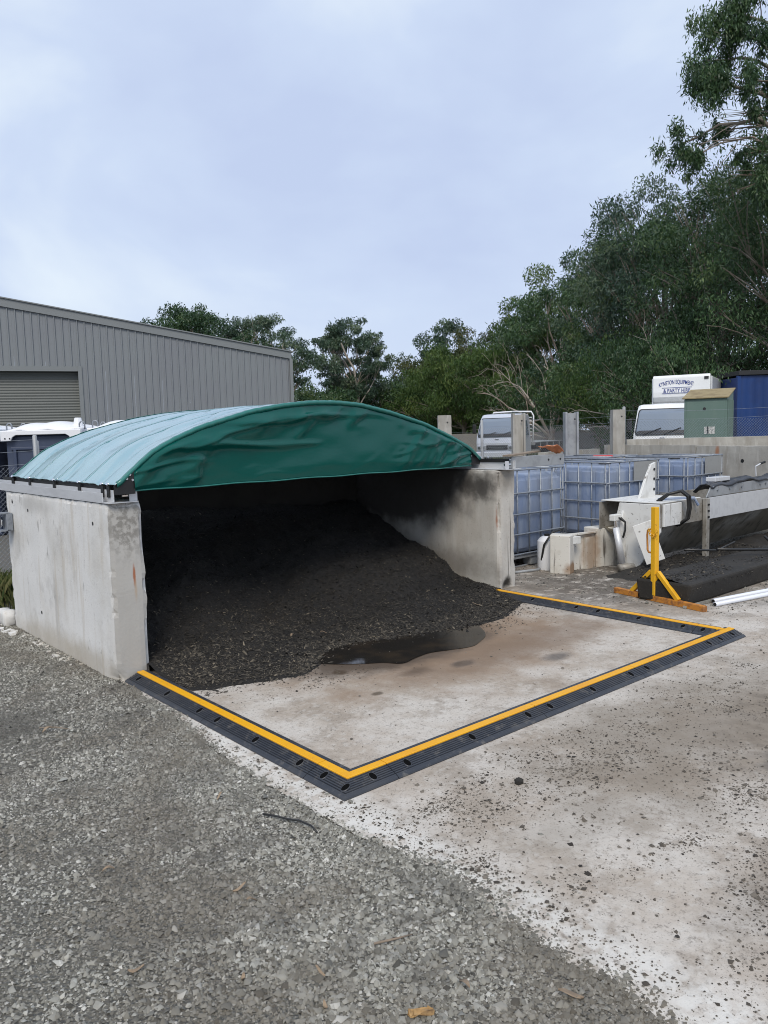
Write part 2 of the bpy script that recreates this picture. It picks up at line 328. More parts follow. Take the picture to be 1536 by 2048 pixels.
MT['fabric_top'] = mat('green vinyl', (.075, .28, .30), .22, spec=1.0, coat=1.0, layers=[dict(scale=3, lo=.45, hi=.7, col=(.11, .33, .36), amt=.6)], bump=('noise', 7, .06, .02, (1, 2.5, 1)), rnoise=(5, .2, .34))  # base lightened and blued to paint the sky's reflection on the roof
for k_, v_ in (('IOR', 2.2), ('Coat IOR', 2.5), ('Coat Roughness', .2)): MT['fabric_top'].node_tree.nodes['Principled BSDF'].inputs[k_].default_value = v_
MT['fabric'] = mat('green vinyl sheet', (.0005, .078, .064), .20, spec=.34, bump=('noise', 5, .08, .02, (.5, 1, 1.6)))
MT['hem'] = mat('green vinyl hem', (.006, .15, .125), .35, spec=.7, coat=.3)
MT['shed'] = mat('grey steel cladding', (.205, .222, .235), .5, layers=[dict(scale=.6, lo=.4, hi=.7, col=(.19, .20, .22), amt=.7)])
MT['shed_dark'] = mat('grey green roller door', (.125, .135, .128), .5)
MT['shed_trim'] = mat('grey steel flashing', (.20, .215, .22), .45)
MT['navy'] = mat('navy plastic panel', (.045, .06, .105), .45, layers=[dict(scale=3, lo=.45, hi=.7, col=(.07, .085, .13), amt=.6)])
MT['white_plastic'] = mat('white plastic roof', (.78, .79, .82), .4)
MT['tote'] = mat('blue grey tote plastic', (.185, .24, .365), .3, layers=[dict(scale=1.6, lo=.4, hi=.65, col=(.21, .245, .32), amt=.85), dict(scale=9, lo=.45, hi=.72, stretch=(1, 1, .15), col=(.31, .355, .43), amt=.7), dict(scale=4, lo=.55, hi=.72, col=(.115, .165, .28), amt=.6)], bump=('noise', 6, .15, .02))
MT['plate'] = mat('grey tote plate', (.30, .305, .30), .6, layers=[dict(scale=12, lo=.5, hi=.7, col=(.24, .24, .235), amt=.5)])
MT['red'] = mat('red lid', (.55, .03, .03), .4)
MT['white_paint'] = mat('scuffed white paint', (.68, .68, .66), .5, layers=[dict(scale=6, lo=.5, hi=.72, col=(.5, .49, .46), amt=.7), dict(scale=28, lo=.63, hi=.70, col=(.10, .09, .08), amt=.8),
    dict(scale=16, lo=.6, hi=.7, stretch=(1, 1, .12), col=(.12, .09, .06), amt=.6)])
MT['white_rust'] = mat('rust stained white steel', (.64, .62, .57), .6, layers=[dict(scale=5, lo=.45, hi=.7, col=(.48, .45, .39), amt=.7), dict(scale=11, lo=.56, hi=.66, stretch=(1, 1, .1), col=(.045, .032, .024), amt=.85),
    dict(center=(7.55, 5.2, .2), radii=(.16, .3, .3), warp=.8, wscale=12, col=(.28, .17, .09), soft=.6, amt=.7), dict(center=(7.12, 5.15, .05), radii=(.12, .12, .1), warp=.6, wscale=14, col=(.26, .14, .06), soft=.5, amt=.85),
    dict(scale=40, lo=.64, hi=.7, col=(.1, .07, .05), amt=.8)])
MT['dirty_steel'] = mat('dirty steel', (.36, .345, .315), .55, metal=.2, layers=[dict(scale=4, lo=.4, hi=.65, col=(.2, .18, .15), amt=.8), dict(scale=30, lo=.55, hi=.7, col=(.1, .085, .07), amt=.8)])
MT['grimy'] = mat('grime coated steel', (.16, .145, .115), .5, layers=[dict(scale=1.5, lo=.42, hi=.62, col=(.36, .35, .32), amt=.85), dict(scale=9, lo=.5, hi=.72, stretch=(1, 1, .3), col=(.03, .026, .022), amt=.8)], bump=('noise', 50, .3, .004))
MT['blackbin'] = mat('black caked tray', (.017, .015, .0125), .8, layers=[dict(scale=4, lo=.45, hi=.7, col=(.032, .027, .021), amt=.7), dict(scale=30, lo=.6, hi=.75, col=(.14, .12, .09), amt=.5)], bump=('noise', 40, .6, .008))
MT['hose'] = mat('black hose', (.018, .018, .018), .4)
MT['pipe'] = mat('white plastic pipe', (.72, .75, .82), .35)
MT['truck_white'] = mat('white truck paint', (.80, .81, .82), .25, coat=.5, layers=[dict(scale=2, lo=.5, hi=.75, col=(.7, .7, .69), amt=.5)])
MT['truck_silver'] = mat('silver truck paint', (.58, .61, .68), .3, metal=.25, coat=.5)
MT['glass'] = mat('windscreen glass', (.17, .21, .27), .06, spec=1.0, coat=1.0)  # base paled to paint the bright reflection into the glass
MT['dark_trim'] = mat('dark trim', (.02, .02, .022), .5)
MT['lamp'] = mat('headlight lens', (.6, .63, .68), .12, metal=.6)
MT['tyre'] = mat('tyre', (.02, .02, .02), .85)
MT['sign_blue'] = mat('blue lettering', (.018, .04, .22), .5)
MT['container'] = mat('blue container', (.007, .038, .165), .45, layers=[dict(scale=1, lo=.4, hi=.7, col=(.007, .022, .095), amt=.6)])
MT['kiosk'] = mat('green painted steel', (.12, .185, .16), .5, layers=[dict(scale=3, lo=.45, hi=.7, stretch=(1, 1, .3), col=(.155, .215, .185), amt=.6)])
MT['kiosk_roof'] = mat('lichen covered roof', (.30, .24, .13), .8, layers=[dict(scale=4, lo=.45, hi=.65, col=(.2, .15, .08), amt=.8), dict(scale=3, lo=.6, hi=.7, col=(.6, .58, .5), amt=.7)])
MT['paper'] = mat('weathered notice', (.6, .6, .58), .7, layers=[dict(scale=30, lo=.5, hi=.56, col=(.2, .2, .2), amt=.7)])
MT['far_wall'] = mat('grey far sheeting', (.17, .165, .16), .8, layers=[dict(scale=.8, lo=.4, hi=.7, col=(.23, .21, .19), amt=.6)])
MT['timber'] = mat('weathered timber', (.25, .2, .15), .8, layers=[dict(scale=6, lo=.4, hi=.7, stretch=(1, 6, 6), col=(.16, .12, .085), amt=.8)])
MT['rag'] = mat('orange cloth', (.62, .25, .12), .8, layers=[dict(scale=14, lo=.45, hi=.7, col=(.45, .17, .09), amt=.7)])
MT['bark'] = mat('gum bark', (.27, .235, .20), .85, layers=[dict(scale=.9, lo=.4, hi=.65, stretch=(1, 1, .4), col=(.13, .095, .07), amt=.85), dict(scale=4, lo=.5, hi=.7, stretch=(1, 1, .2), col=(.36, .32, .28), amt=.6)])
MT['bark_pale'] = mat('pale dead wood', (.36, .325, .29), .85, layers=[dict(scale=1.2, lo=.42, hi=.66, stretch=(1, 1, .4), col=(.2, .15, .11), amt=.8)])
MT['leaf_dark'] = mat('gum leaves', (.05, .08, .04), .45, spec=.45, transl=.18, tone=[(0.0233, 0.0571, 0.0231), (0.045, 0.0953, 0.0357), (0.0751, 0.1301, 0.0441), (0.1334, 0.1825, 0.063)])
MT['leaf_blue'] = mat('blue gum leaves', (.05, .08, .05), .45, spec=.45, transl=.18, tone=[(0.0282, 0.0597, 0.0389), (0.0517, 0.0953, 0.0572), (0.0909, 0.1364, 0.0778), (0.149, 0.1919, 0.1087)])
MT['leaf_olive'] = mat('wattle leaves', (.06, .08, .03), .55, spec=.3, transl=.22, tone=[(0.0274, 0.0605, 0.0156), (0.0504, 0.0951, 0.0244), (0.0802, 0.1298, 0.0333), (0.1317, 0.1731, 0.0466)])
MT['leaf_tan'] = mat('yellowing leaves', (.1, .09, .04), .55, spec=.3, transl=.22, tone=[(0.035, 0.0511, 0.0173), (0.0657, 0.0797, 0.0242), (0.1007, 0.1023, 0.0328), (0.14, 0.1328, 0.0475)])
MT['litter'] = mat('dry leaf', (.24, .18, .125), .75, layers=[dict(scale=40, lo=.4, hi=.6, col=(.36, .27, .18), amt=.7)])
MT['wood_chunk'] = mat('broken wood', (.42, .27, .12), .8, layers=[dict(scale=30, lo=.4, hi=.65, col=(.2, .12, .06), amt=.8)])
MT['grass'] = mat('grass blades', (.09, .13, .03), .7, transl=.25, tone=[(.05, .08, .02), (.1, .13, .035), (.2, .18, .08)])

# ================================================================ THE SETTING
b = B(); b.add([(-250, -250, 0), (350, -250, 0), (350, 350, 0), (-250, 350, 0)], [(0, 1, 2, 3)])
tag(b.obj('ground', MT['gravel']), kind='structure')
b = B(); b.add([(14, 9.5, .006), (22, -30, .006), (300, -30, .006), (300, 330, .006), (-60, 330, .006), (-60, 26, .006), (12, 26, .006)], [tuple(range(7))])
tag(b.obj('grassland', MT['grassland']), kind='structure')
edge = [(1.9, -6), (1.82, .3), (1.80, 1.05), (1.87, 1.19), (1.84, 1.25), (1.83, 1.42), (1.85, 1.66), (1.92, 1.84), (1.97, 1.95), (1.91, 2.18), (1.84, 2.44), (1.85, 2.75), (1.82, 3.12), (1.86, 3.67), (1.93, 4.11), (1.96, 4.62), (2.0, 5.0), (2.0, 7.6)]
ey_ = np.concatenate([[-6], np.arange(-1, 7.4, .012), [7.6]]); ex_ = np.interp(ey_, [p[1] for p in edge], [p[0] for p in edge])
ex_ = ex_ * .45 + .55 * np.interp(ey_, [-6, 1, 3, 5, 8], [1.83, 1.83, 1.855, 1.97, 2.0]) + .009 * fbm(np.stack([ey_, ey_ * 0, ey_ * 0], -1), 6) + .010 * fbm(np.stack([ey_, ey_ * 0 + 3, ey_ * 0], -1), 24)
edge = list(zip(ex_.tolist(), ey_.tolist()))
b = B(); poly = edge + [(9.6, 7.6), (9.6, -6)]
b.add([(x, y, .005) for x, y in poly], [tuple(range(len(poly)))])
tag(b.obj('concrete_slab', MT['slab']), kind='structure')
ex = np.array([p[0] for p in edge]); ey = np.array([p[1] for p in edge])
SLABZ = .005

# loose gravel: real stones, far too many to count
def gravel_field():
    r = RNG; V = []; F = []; T = []; o = 0
    def scatter(n, xs, ys, med, sig, mx_, zoff=0.0, tones=None):
        nonlocal o
        s_ = np.clip(med * np.exp(r.normal(0, sig, n)), med * .45, mx_)
        lift = np.where(xs > np.interp(ys, ey, ex) - .004, SLABZ, 0.0)
        c = np.stack([xs, ys, np.maximum(zoff, lift) + s_ * r.uniform(-.1, .25, n)], -1)
        v, f = octa(n, c, s_ * r.uniform(.8, 1.35, n), s_ * r.uniform(.65, 1., n), s_ * r.uniform(.55, 1.05, n), r, .38)
        t = np.repeat(np.clip(r.normal(.47, .23, n) if tones is None else tones, 0, 1), 5)
        V.append(v); F.append(f + o); T.append(t); o += len(v)
    # sample inside the gravel yard in front of the slab edge, denser near the lens
    def yard(n, y0, y1, back=1.15):
        ys = r.uniform(y0, y1, n); xr = np.interp(ys, ey, ex) + .012 * fbm(np.stack([ys, ys * 0, ys * 0], -1), 7) + np.where(r.uniform(0, 1, n) < .5, r.exponential(.03, n), -.01)
        left = np.maximum(-.9, .5 + (ys - 2.28) * .268 - back + np.where(ys < 2.2, -(ys - 2.2) * -.35, 0))
        xs = left + (xr - left) * np.sqrt(r.uniform(0, 1, n)) ** .9
        return xs, ys
    for n, y0, y1, med, sig, mx_ in ((48000, .75, 2.4, .0038, .45, .014), (42000, 2.4, 4.0, .0043, .45, .014), (32000, 4.0, 7.6, .0056, .42, .016), (1000, .8, 4.4, .0115, .28, .022), (9000, .8, 2.6, .0068, .3, .014)):
        xs, ys = yard(n, y0, y1); scatter(n, xs, ys, med, sig, mx_)
    n = 20000; ys = r.uniform(.8, 4.9, n); lump = np.clip(.5 + .9 * fbm(np.stack([ys, ys * 0 + 7, ys * 0], -1), 5), .12, 2)
    xs = np.interp(ys, ey, ex) - .035 + r.exponential(.042, n) * lump; scatter(n, xs, ys, .0042, .45, .012, SLABZ * .5, np.clip(r.normal(.34, .2, n), 0, 1))
    # coarse band in the middle foreground
    n = 4500; scatter(n, r.normal(1.35, .28, n).clip(.2, 1.8), r.normal(1.7, .35, n), .0085, .35, .02)
    # grit behind the bay and by the conveyor
    n = 9000; xs = r.uniform(6.3, 11, n); ys = r.uniform(3.0, 7.5, n); scatter(n, xs, ys, .0065, .45, .02, SLABZ, np.clip(r.normal(.18, .16, n), 0, .8))
    n = 8000; xs = r.uniform(-1.5, 1.95, n); ys = r.uniform(7.2, 13, n); scatter(n, xs, ys, .012, .3, .03)
    me = fast_mesh('gravel_stones', np.concatenate(V), np.concatenate(F), np.concatenate(T), tri=True)
    o_ = link('gravel_stones', me, MT['stone']); tag(o_, 'loose grey crushed gravel covering the yard in front', 'gravel', kind='stuff')
gravel_field()

# crumbs of spilled sweepings on the concrete
def crumbs():
    r = RNG; pts = []
    def cl(cx, cy, sx, sy, n): pts.append(np.stack([r.normal(cx, sx, n), r.normal(cy, sy, n)], -1))
    xs = r.uniform(1.9, 6.5, 7000); ys = r.uniform(-.2, 2.6, 7000); pts.append(np.stack([xs, ys], -1))
    xs = r.uniform(2.3, 5.6, 420); ys = r.uniform(2.9, 4.6, 420); pts.append(np.stack([xs, ys], -1))
    for _ in range(110):
        cx = r.uniform(2.0, 5.2); cy = r.uniform(.4, 2.45); cl(cx, cy, r.uniform(.03, .22), r.uniform(.02, .1), int(r.uniform(20, 140)))
    for cx, cy, sx, sy, n in ((2.28, 2.32, .1, .035, 320), (2.4, 2.15, .13, .05, 220), (2.55, 2.35, .06, .03, 120), (2.6, 1.05, .12, .08, 900), (2.8, .95, .10, .06, 700), (2.95, 1.15, .14, .08, 600), (3.35, 1.45, .12, .07, 500), (3.4, 1.7, .12, .1, 190), (2.02, 1.85, .05, .1, 300), (2.0, 2.35, .04, .3, 420), (1.97, 1.4, .05, .25, 460), (1.95, 3.3, .04, .6, 420), (3.0, 2.1, .35, .12, 700), (3.9, 2.2, .5, .15, 500), (2.9, 4.05, .25, .06, 350), (2.35, 4.35, .2, .05, 300), (5.6, 4.35, .25, .12, 420), (4.9, 4.15, .3, .06, 200), (6.4, 2.7, .5, .4, 500), (6.6, 4.3, .4, .5, 800)):
        cl(cx, cy, sx, sy, n)
    p = np.concatenate(pts); xr = np.interp(p[:, 1], ey, ex); p = p[(p[:, 0] > xr) & ~((p[:, 0] > 1.98) & (p[:, 0] < 6.0) & (p[:, 1] > 2.62) & (p[:, 1] < 2.9))]
    n = len(p); s_ = np.clip(.0023 * np.exp(r.normal(0, .6, n)), .001, .011)
    v, f = octa(n, np.concatenate([p, (SLABZ + s_ * .25)[:, None]], 1), s_ * 1.2, s_, s_ * .55, r)
    me = fast_mesh('crumbs', v, f, np.repeat(np.clip(r.normal(.45, .28, n), 0, 1), 5), tri=True)
    tag(link('sweepings_crumbs', me, MT['crumb']), 'dark crumbs of spilled sweepings scattered over the concrete slab', 'crumbs', kind='stuff')
crumbs()

# heap of sweepings in the bay
PEX = np.array([2.2, 2.33, 2.67, 2.95, 3.2, 3.4, 3.75, 4.1, 4.6, 5.0, 5.76, 5.93]); PEY = np.array([4.56, 4.46, 4.35, 4.24, 4.42, 4.6, 4.58, 4.45, 4.3, 4.35, 4.66, 5.12])
def heap_h(X, Y):
    d = Y - np.interp(X, PEX, PEY); P = np.stack([X, Y, X * 0], -1)
    d = d + .05 * fbm(P, 5) + .03 * fbm(P, 14)
    h = np.where(d < .8, .11 * np.clip(d, -1, 9), .088 + .44 * (d - .8))
    top = .92 + .06 * np.sin(X * 2.2)
    h = top - np.log1p(np.exp((top - h) * 7)) / 7 + .0
    h = h + (.05 * fbm(P, 2.3) + .018 * fbm(P, 7)) * np.clip(d / .5, 0, 1)
    h = h + .05 * np.exp(-((X - 2.75) / .35) ** 2 - ((Y - 4.75) / .28) ** 2) + .06 * np.exp(-((X - 4.6) / .5) ** 2 - ((Y - 4.95) / .25) ** 2)
    return np.where(d < -.1, -.05, h) + SLABZ
hp = thing('sweepings_heap', 'dark wet heap of street sweepings filling the covered bay', 'heap', (4.06, 5.9, 0))
xs = np.linspace(2.17, 5.96, 220); ys = np.concatenate([np.linspace(4.0, 5.2, 100), np.linspace(5.22, 7.42, 80)]); X, Y = np.meshgrid(xs, ys, indexing='ij')
part_at(B().grid(np.stack([X, Y, heap_h(X, Y)], -1)).obj('heap_surface', MT['mulch'], hp, smooth=True), (4.06, 5.9, 0))
def heap_bits():
    r = RNG; n = 88000
    x = r.uniform(2.2, 5.92, n); u = r.uniform(0, 1, n) ** 1.5; y = np.interp(x, PEX, PEY) + .04 - r.exponential(.06, n) * (r.uniform(0, 1, n) < .3) + u * 2.9
    k = (y < 7.38); x, y = x[k], y[k]; n = len(x); z = heap_h(x, y); z = np.maximum(z, SLABZ)
    s_ = np.clip(.0042 * np.exp(r.normal(0, .5, n)), .002, .014)
    v, f = octa(n, np.stack([x, y, z + s_ * .3], -1), s_ * r.uniform(1., 2.4, n), s_ * r.uniform(.5, .9, n), s_ * r.uniform(.3, .6, n), r)
    dd = y - np.interp(x, PEX, PEY); t = np.clip(.36 + .15 * np.exp(-((dd - .2) / .5) ** 2) - .16 * np.clip((dd - 1.0) / .8, 0, 1) + .16 * fbm(np.stack([x, y, x * 0], -1), 2.0) + r.normal(0, .18, n), 0, .93); t = np.where(r.uniform(0, 1, n) < .012, r.uniform(.85, 1, n), t)  # dry toe lighter; the drop towards the back paints in the bay's shade
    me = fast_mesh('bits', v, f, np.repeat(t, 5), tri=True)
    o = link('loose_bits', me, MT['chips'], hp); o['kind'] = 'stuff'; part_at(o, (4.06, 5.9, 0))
heap_bits()

# puddles
def blob(cx, cy, rx, ry, n=28, seed=0, jag=.12):
    r = random.Random(seed); ph = [r.uniform(0, 6.28) for _ in range(4)]
    return [(cx + rx * math.cos(a) * (1 + jag * math.sin(2 * a + ph[0]) + jag * .7 * math.sin(3 * a + ph[1]) + jag * .5 * math.sin(5 * a + ph[2])), cy + ry * math.sin(a) * (1 + jag * math.sin(2 * a + ph[1]) + jag * .6 * math.sin(4 * a + ph[3]))) for a in [2 * math.pi * i / n for i in range(n)]]
def smooth_poly(pts, k=6):
    P = np.array(pts); n = len(P); o = []
    for i in range(n):
        p0, p1, p2, p3 = P[i - 1], P[i], P[(i + 1) % n], P[(i + 2) % n]
        for t in np.linspace(0, 1, k, endpoint=False):
            o.append(.5 * ((2 * p1) + (-p0 + p2) * t + (2 * p0 - 5 * p1 + 4 * p2 - p3) * t * t + (-p0 + 3 * p1 - 3 * p2 + p3) * t ** 3))
    return [tuple(p) for p in o]
main = smooth_poly([(3.05, 4.72), (3.08, 4.5), (3.17, 4.34), (3.3, 4.2), (3.46, 4.08), (3.55, 3.97), (3.7, 4.0), (3.86, 4.02), (4.02, 3.97), (4.2, 3.92), (4.36, 3.98), (4.5, 4.06), (4.62, 4.2), (4.72, 4.42), (4.5, 4.62), (4.1, 4.72), (3.7, 4.8)])
puds = [(main, 'puddle')]
for p, nm in puds:
    b = B(); b.add([(x, y, SLABZ + .004) for x, y in p], [tuple(range(len(p)))]); tag(b.obj(nm, MT['water']), kind='structure')

# ================================================================ THE BAY
def concrete_wall(c0, c1, m, label, seed, chips=(), holes=()):
    base = ((c0[0] + c1[0]) / 2, (c0[1] + c1[1]) / 2, 0)
    t = thing('concrete_wall', label, 'wall', base)
    part_at(rough_block(c0, c1, .035, .0035, .011, seed, chips).obj('panel', m, t, smooth=False), base)
    for (x, y, z) in holes:                      # lifting inserts: recessed cup with a ring
        b = B(); b.tube([(x - .004, y, z), (x + .012, y, z)], [.026, .024], 14); li_ = part_at(b.obj('lifting_insert', MT['dirty_steel'], t), base)
        b = B(); b.tube([(x - .007, y, z), (x, y, z)], .014, 12); b.obj('insert_bore', MT['black'], li_)
    return t
concrete_wall((1.96, 5.02, -.05), (2.2, 7.26, 1.185), MT['wall_left'], 'pale precast concrete wall on the left side of the covered bay', 1,
    chips=[((2.2, 5.02, .15), (.03, .03, .25), .02), ((2.2, 5.02, .95), (.025, .025, .18), .014), ((1.96, 5.02, 0), (.04, .12, .05), .03), ((2.2, 5.02, .62), (.02, .02, .05), .02), ((2.1, 5.02, 1.185), (.12, .03, .03), .012)],
    holes=[(1.965, 5.28, 1.04), (1.965, 6.67, 1.05), (1.965, 7.08, 1.1), (1.965, 5.24, .16), (1.965, 6.5, .24)])
concrete_wall((5.93, 5.15, -.05), (6.17, 7.4, 1.195), MT['wall_right'], 'black stained precast concrete wall on the right side of the covered bay', 9,
    chips=[((5.93, 5.15, .75), (.03, .03, .2), .03), ((5.93, 5.15, 1.1), (.05, .05, .1), .03), ((5.93, 5.15, .35), (.02, .02, .12), .016), ((6.05, 5.15, 0), (.06, .06, .07), .05)])
concrete_wall((2.2, 7.4, -.05), (6.17, 7.6, 1.2), MT['bay_shade'], 'dark concrete wall closing the back of the covered bay', 15)
b = rough_block((1.88, 7.28, -.02), (1.99, 7.50, .13), .03, .012, .02, 4)
tag(b.obj('concrete_footing', MT['wall_left'], smooth=True), 'small pale concrete footing at the rear foot of the left wall', 'footing')
# broken mortar at the foot of the left wall
b = B(); r = random.Random(4)
for i in range(46):
    y = 7.25 - r.random() ** 1.5 * 1.7; k = r.uniform(.006, .022) * (1.5 if y > 6.9 else 1)
    b.box((1.945 - r.uniform(0, .07) - .05 * (y > 6.9), y, .004), (k * r.uniform(.8, 2), k * r.uniform(.8, 2), k * .7), Matrix.Rotation(r.uniform(0, 3), 3, 'Z') @ Matrix.Rotation(r.uniform(-.3, .3), 3, 'X'))
tag(b.obj('mortar_crumbs', MT['wall_left']), 'white mortar crumbs along the foot of the left wall', 'mortar', kind='stuff')

# canopy
AX = np.array([1.985, 2.05, 2.13, 2.27, 2.45, 2.67, 3.12, 3.42, 3.73, 4.0, 4.3, 4.7, 5.2, 5.59, 5.92, 6.03, 6.11])
AZ = np.array([1.30, 1.352, 1.415, 1.52, 1.602, 1.68, 1.79, 1.835, 1.862, 1.866, 1.85, 1.785, 1.675, 1.55, 1.43, 1.36, 1.30])
def yf(x): return 4.95 + .57 * (np.asarray(x) - 2.1) / 3.83
def yr(x): return 7.16 + .25 * (np.asarray(x) - 2.1) / 3.83
cb = (4.06, 6.2, 1.2)
cn = thing('canopy', 'green vinyl arched canopy stretched over the concrete bay', 'canopy', cb)
sx = np.concatenate([np.linspace(1.985, 2.5, 30), np.linspace(2.52, 5.6, 110), np.linspace(5.62, 6.11, 26)])
def arch_z(x):   # smoothed outline
    k = np.linspace(-.05, .05, 7); return np.mean([np.interp(np.clip(x + d, 1.985, 6.11), AX, AZ) for d in k], 0)
U, Vv = np.meshgrid(sx, np.linspace(0, 1, 90), indexing='ij')
Yc = yf(U) + (yr(U) - yf(U)) * Vv; Zc = arch_z(U)
P3 = np.stack([U * .8, Yc, Zc * 0], -1); P4 = np.stack([U * .35 + Yc * .25, Yc * 1.4 - U * .5, U * 0], -1)
inner = np.clip(np.minimum(np.minimum(Vv, 1 - Vv) * 8, 1), 0, 1)
sagy = -.016 * np.sin(np.pi * ((Vv * 4) % 1)) ** 2
crease = -.010 * np.exp(-(fbm(P4, 1.6) / .10) ** 2) - .006 * np.exp(-(fbm(P4 + 9, 2.2) / .08) ** 2)
Zc = Zc + inner * (sagy * np.clip((Zc - 1.3) * 4, 0, 1) + crease + .006 * fbm(P3, 2.2))
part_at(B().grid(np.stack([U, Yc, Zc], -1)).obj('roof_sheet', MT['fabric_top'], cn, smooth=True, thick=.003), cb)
def valance(fy, sgn, nm):
    vx = np.linspace(2.12, 5.95, 150); vt = np.linspace(0, 1, 44); U, T = np.meshgrid(vx, vt, indexing='ij')
    zt = arch_z(U) - .012; zb = 1.262 - .028 * (U - 2.12) / 3.83 + .003 * np.sin(U * 9); Z = zb + (zt - zb) * T
    Q = np.stack([U * 1.1 + Z * .8, Z * 3.4 - U * .35, U * 0], -1); Q2 = np.stack([U * 2.6 - Z * 2.2, Z * 2.0 + U * .6, U * 0 + 4], -1)
    e_ = np.clip(np.minimum(T, 1 - T) * 6, 0, 1)
    wv = .016 * fbm(Q, .7) + .022 * np.exp(-(fbm(Q2, .55) / .14) ** 2)
    Q3 = np.stack([U * .9 + .4, Z * 7 + U * .5, U * 0 + 8], -1); Q4 = np.stack([U * 1.6 + Z, Z * 9 - U * 1.1, U * 0 + 2], -1)
    wv = wv + (.034 * np.exp(-(fbm(Q3, .5) / .11) ** 2) + .022 * np.exp(-(fbm(Q4, .5) / .09) ** 2)) * np.clip(.5 + fbm(np.stack([U, Z * 2, U * 0], -1), 1.1), 0, 1)
    yy = fy(U) + sgn * (.012 - e_ * (wv + .012))
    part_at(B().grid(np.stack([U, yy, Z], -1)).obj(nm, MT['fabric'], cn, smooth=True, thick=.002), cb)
    b = B(); b.tube([(x, float(fy(x)) + sgn * .008, 1.262 - .028 * (x - 2.12) / 3.83 + .003 * math.sin(x * 9)) for x in np.linspace(2.12, 5.95, 50)], .006, 6)
    part_at(b.obj('bottom_hem', MT['hem'], cn, smooth=True), cb)
valance(yf, 1, 'front_valance'); valance(yr, -1, 'rear_valance')
for fy, sgn in ((yf, -1), (yr, 1)):              # rolled hem and lip along the arch
    hx = np.linspace(2.0, 6.1, 120); hz = arch_z(hx); b = B()
    rows = []
    for dz, dy in ((.006, .02), (.004, -.006), (-.012, -.010), (-.03, -.004 + .004)):
        rows.append(np.stack([hx, fy(hx) - (-sgn) * 0 + sgn * (-dy), hz + dz + .0015 * np.sin(hx * 70)], -1))
    part_at(B().grid(np.stack(rows, 0)).obj('arch_hem', MT['hem'], cn, smooth=True, thick=.003), cb)
for v_ in (.26, .50, .74):                        # welded seams of the roof sheet
    rows = []
    for dv in (-.006, .006):
        hx = sx; rows.append(np.stack([hx, yf(hx) + (yr(hx) - yf(hx)) * (v_ + dv), np.array([np.interp(v_ + dv, np.linspace(0, 1, 90), Zc[i]) for i in range(len(sx))]) + .0035], -1))
    part_at(B().grid(np.stack(rows, 0)).obj('roof_seam', MT['fabric_top'], cn, smooth=True, thick=.002), cb)
for v_ in (.03, .35, .65, .97):                   # hoops
    b = B(); hx = np.linspace(2.02, 6.08, 40); b.tube([(x, float(yf(x) + (yr(x) - yf(x)) * v_), float(arch_z(np.array(x))) - .04) for x in hx], .018, 8)
    part_at(b.obj('hoop', MT['galv'], cn, smooth=True), cb)
for x0, x1, s_ in ((1.985, 2.125, 1), (6.11, 5.955, -1)):   # black end plates
    for fy, k in ((yf, 1), (yr, -1)):
        b = B(); xs_ = np.linspace(x0, x1, 5); y0 = float(fy(x0)) + .012 * k
        poly = [(x, float(arch_z(np.array(x))) - .012) for x in xs_] + [(x1, 1.245), (x0, 1.245)]
        b.prism(poly, y0, y0 + .006, 'y'); p = b.obj('end_plate', MT['black'], cn); part_at(p, cb)
        for q in ((.45, .9), (.62, 1.4), (.75, .7)):
            bx = x0 + (x1 - x0) * q[0] * .9 + s_ * .03; bz = 1.30 + .05 * q[1]
            b = B(); b.tube([(bx, y0 - .006 * k, bz), (bx, y0, bz)], .008, 10); b.obj('rivet', MT['chrome'], p)
for sd, (xa, xb) in (('l', (1.955, 2.16)), ('r', (6.16, 5.96))):     # aluminium rails, straps
    s_ = 1 if sd == 'l' else -1; y0, y1 = (4.985, 7.55) if sd == 'l' else (5.08, 7.62); zt = 1.187 if sd == 'l' else 1.198
    b = B(); b.box(((xa + xb) / 2, (y0 + y1) / 2, zt + .004), (abs(xb - xa), y1 - y0, .006)); part_at(b.obj('base_plate', MT['alu'], cn), cb)
    b = B(); b.box((xa + s_ * .003, (y0 + .09 + y1) / 2, zt + .037), (.005, y1 - y0 - .09, .06)); part_at(b.obj('rail_upstand', MT['alu'], cn, bevel=.001), cb)
    b = B(); b.box((xa + s_ * .045, (y0 + y1) / 2, zt + .047), (.005, y1 - y0 - .02, .078)); part_at(b.obj('inner_rail', MT['alu'], cn, bevel=.001), cb)
    b = B(); b.box((xb - s_ * .03, y0 + .012, zt + .047), (.055, .006, .078)); part_at(b.obj('end_bracket', MT['alu'], cn, bevel=.001), cb)
    for k, q in enumerate((.03, .075)):
        b = B(); b.tube([(xb - s_ * (.09 - q), y0 + .03, zt + .05), (xb - s_ * (.13 - q), y0 + .03, zt + .05)], .014 - .002 * k, 8); part_at(b.obj('ratchet_bolt', MT['chrome'], cn), cb)
    b = B(); b.box((xa + s_ * .055, (y0 + y1) / 2, 1.283), (.006, y1 - y0 - .16, .034)); part_at(b.obj('dark_gap_strip', MT['black'], cn), cb)  # black strip painting in the dark gap between eave and rail
    for yy in (np.array([5.06, 5.16, 5.58, 6.1, 6.68, 7.12]) + (0 if sd == 'l' else .4)):
        b = B(); b.box((xa + s_ * .036, yy, 1.262), (.006, .042, .075)); st_ = part_at(b.obj('strap', MT['black'], cn), cb)
        b = B(); b.tube([(xa + s_ * .026, yy, 1.305), (xa + s_ * .034, yy, 1.318)], .009, 8); b.obj('eyelet', MT['chrome'], st_)

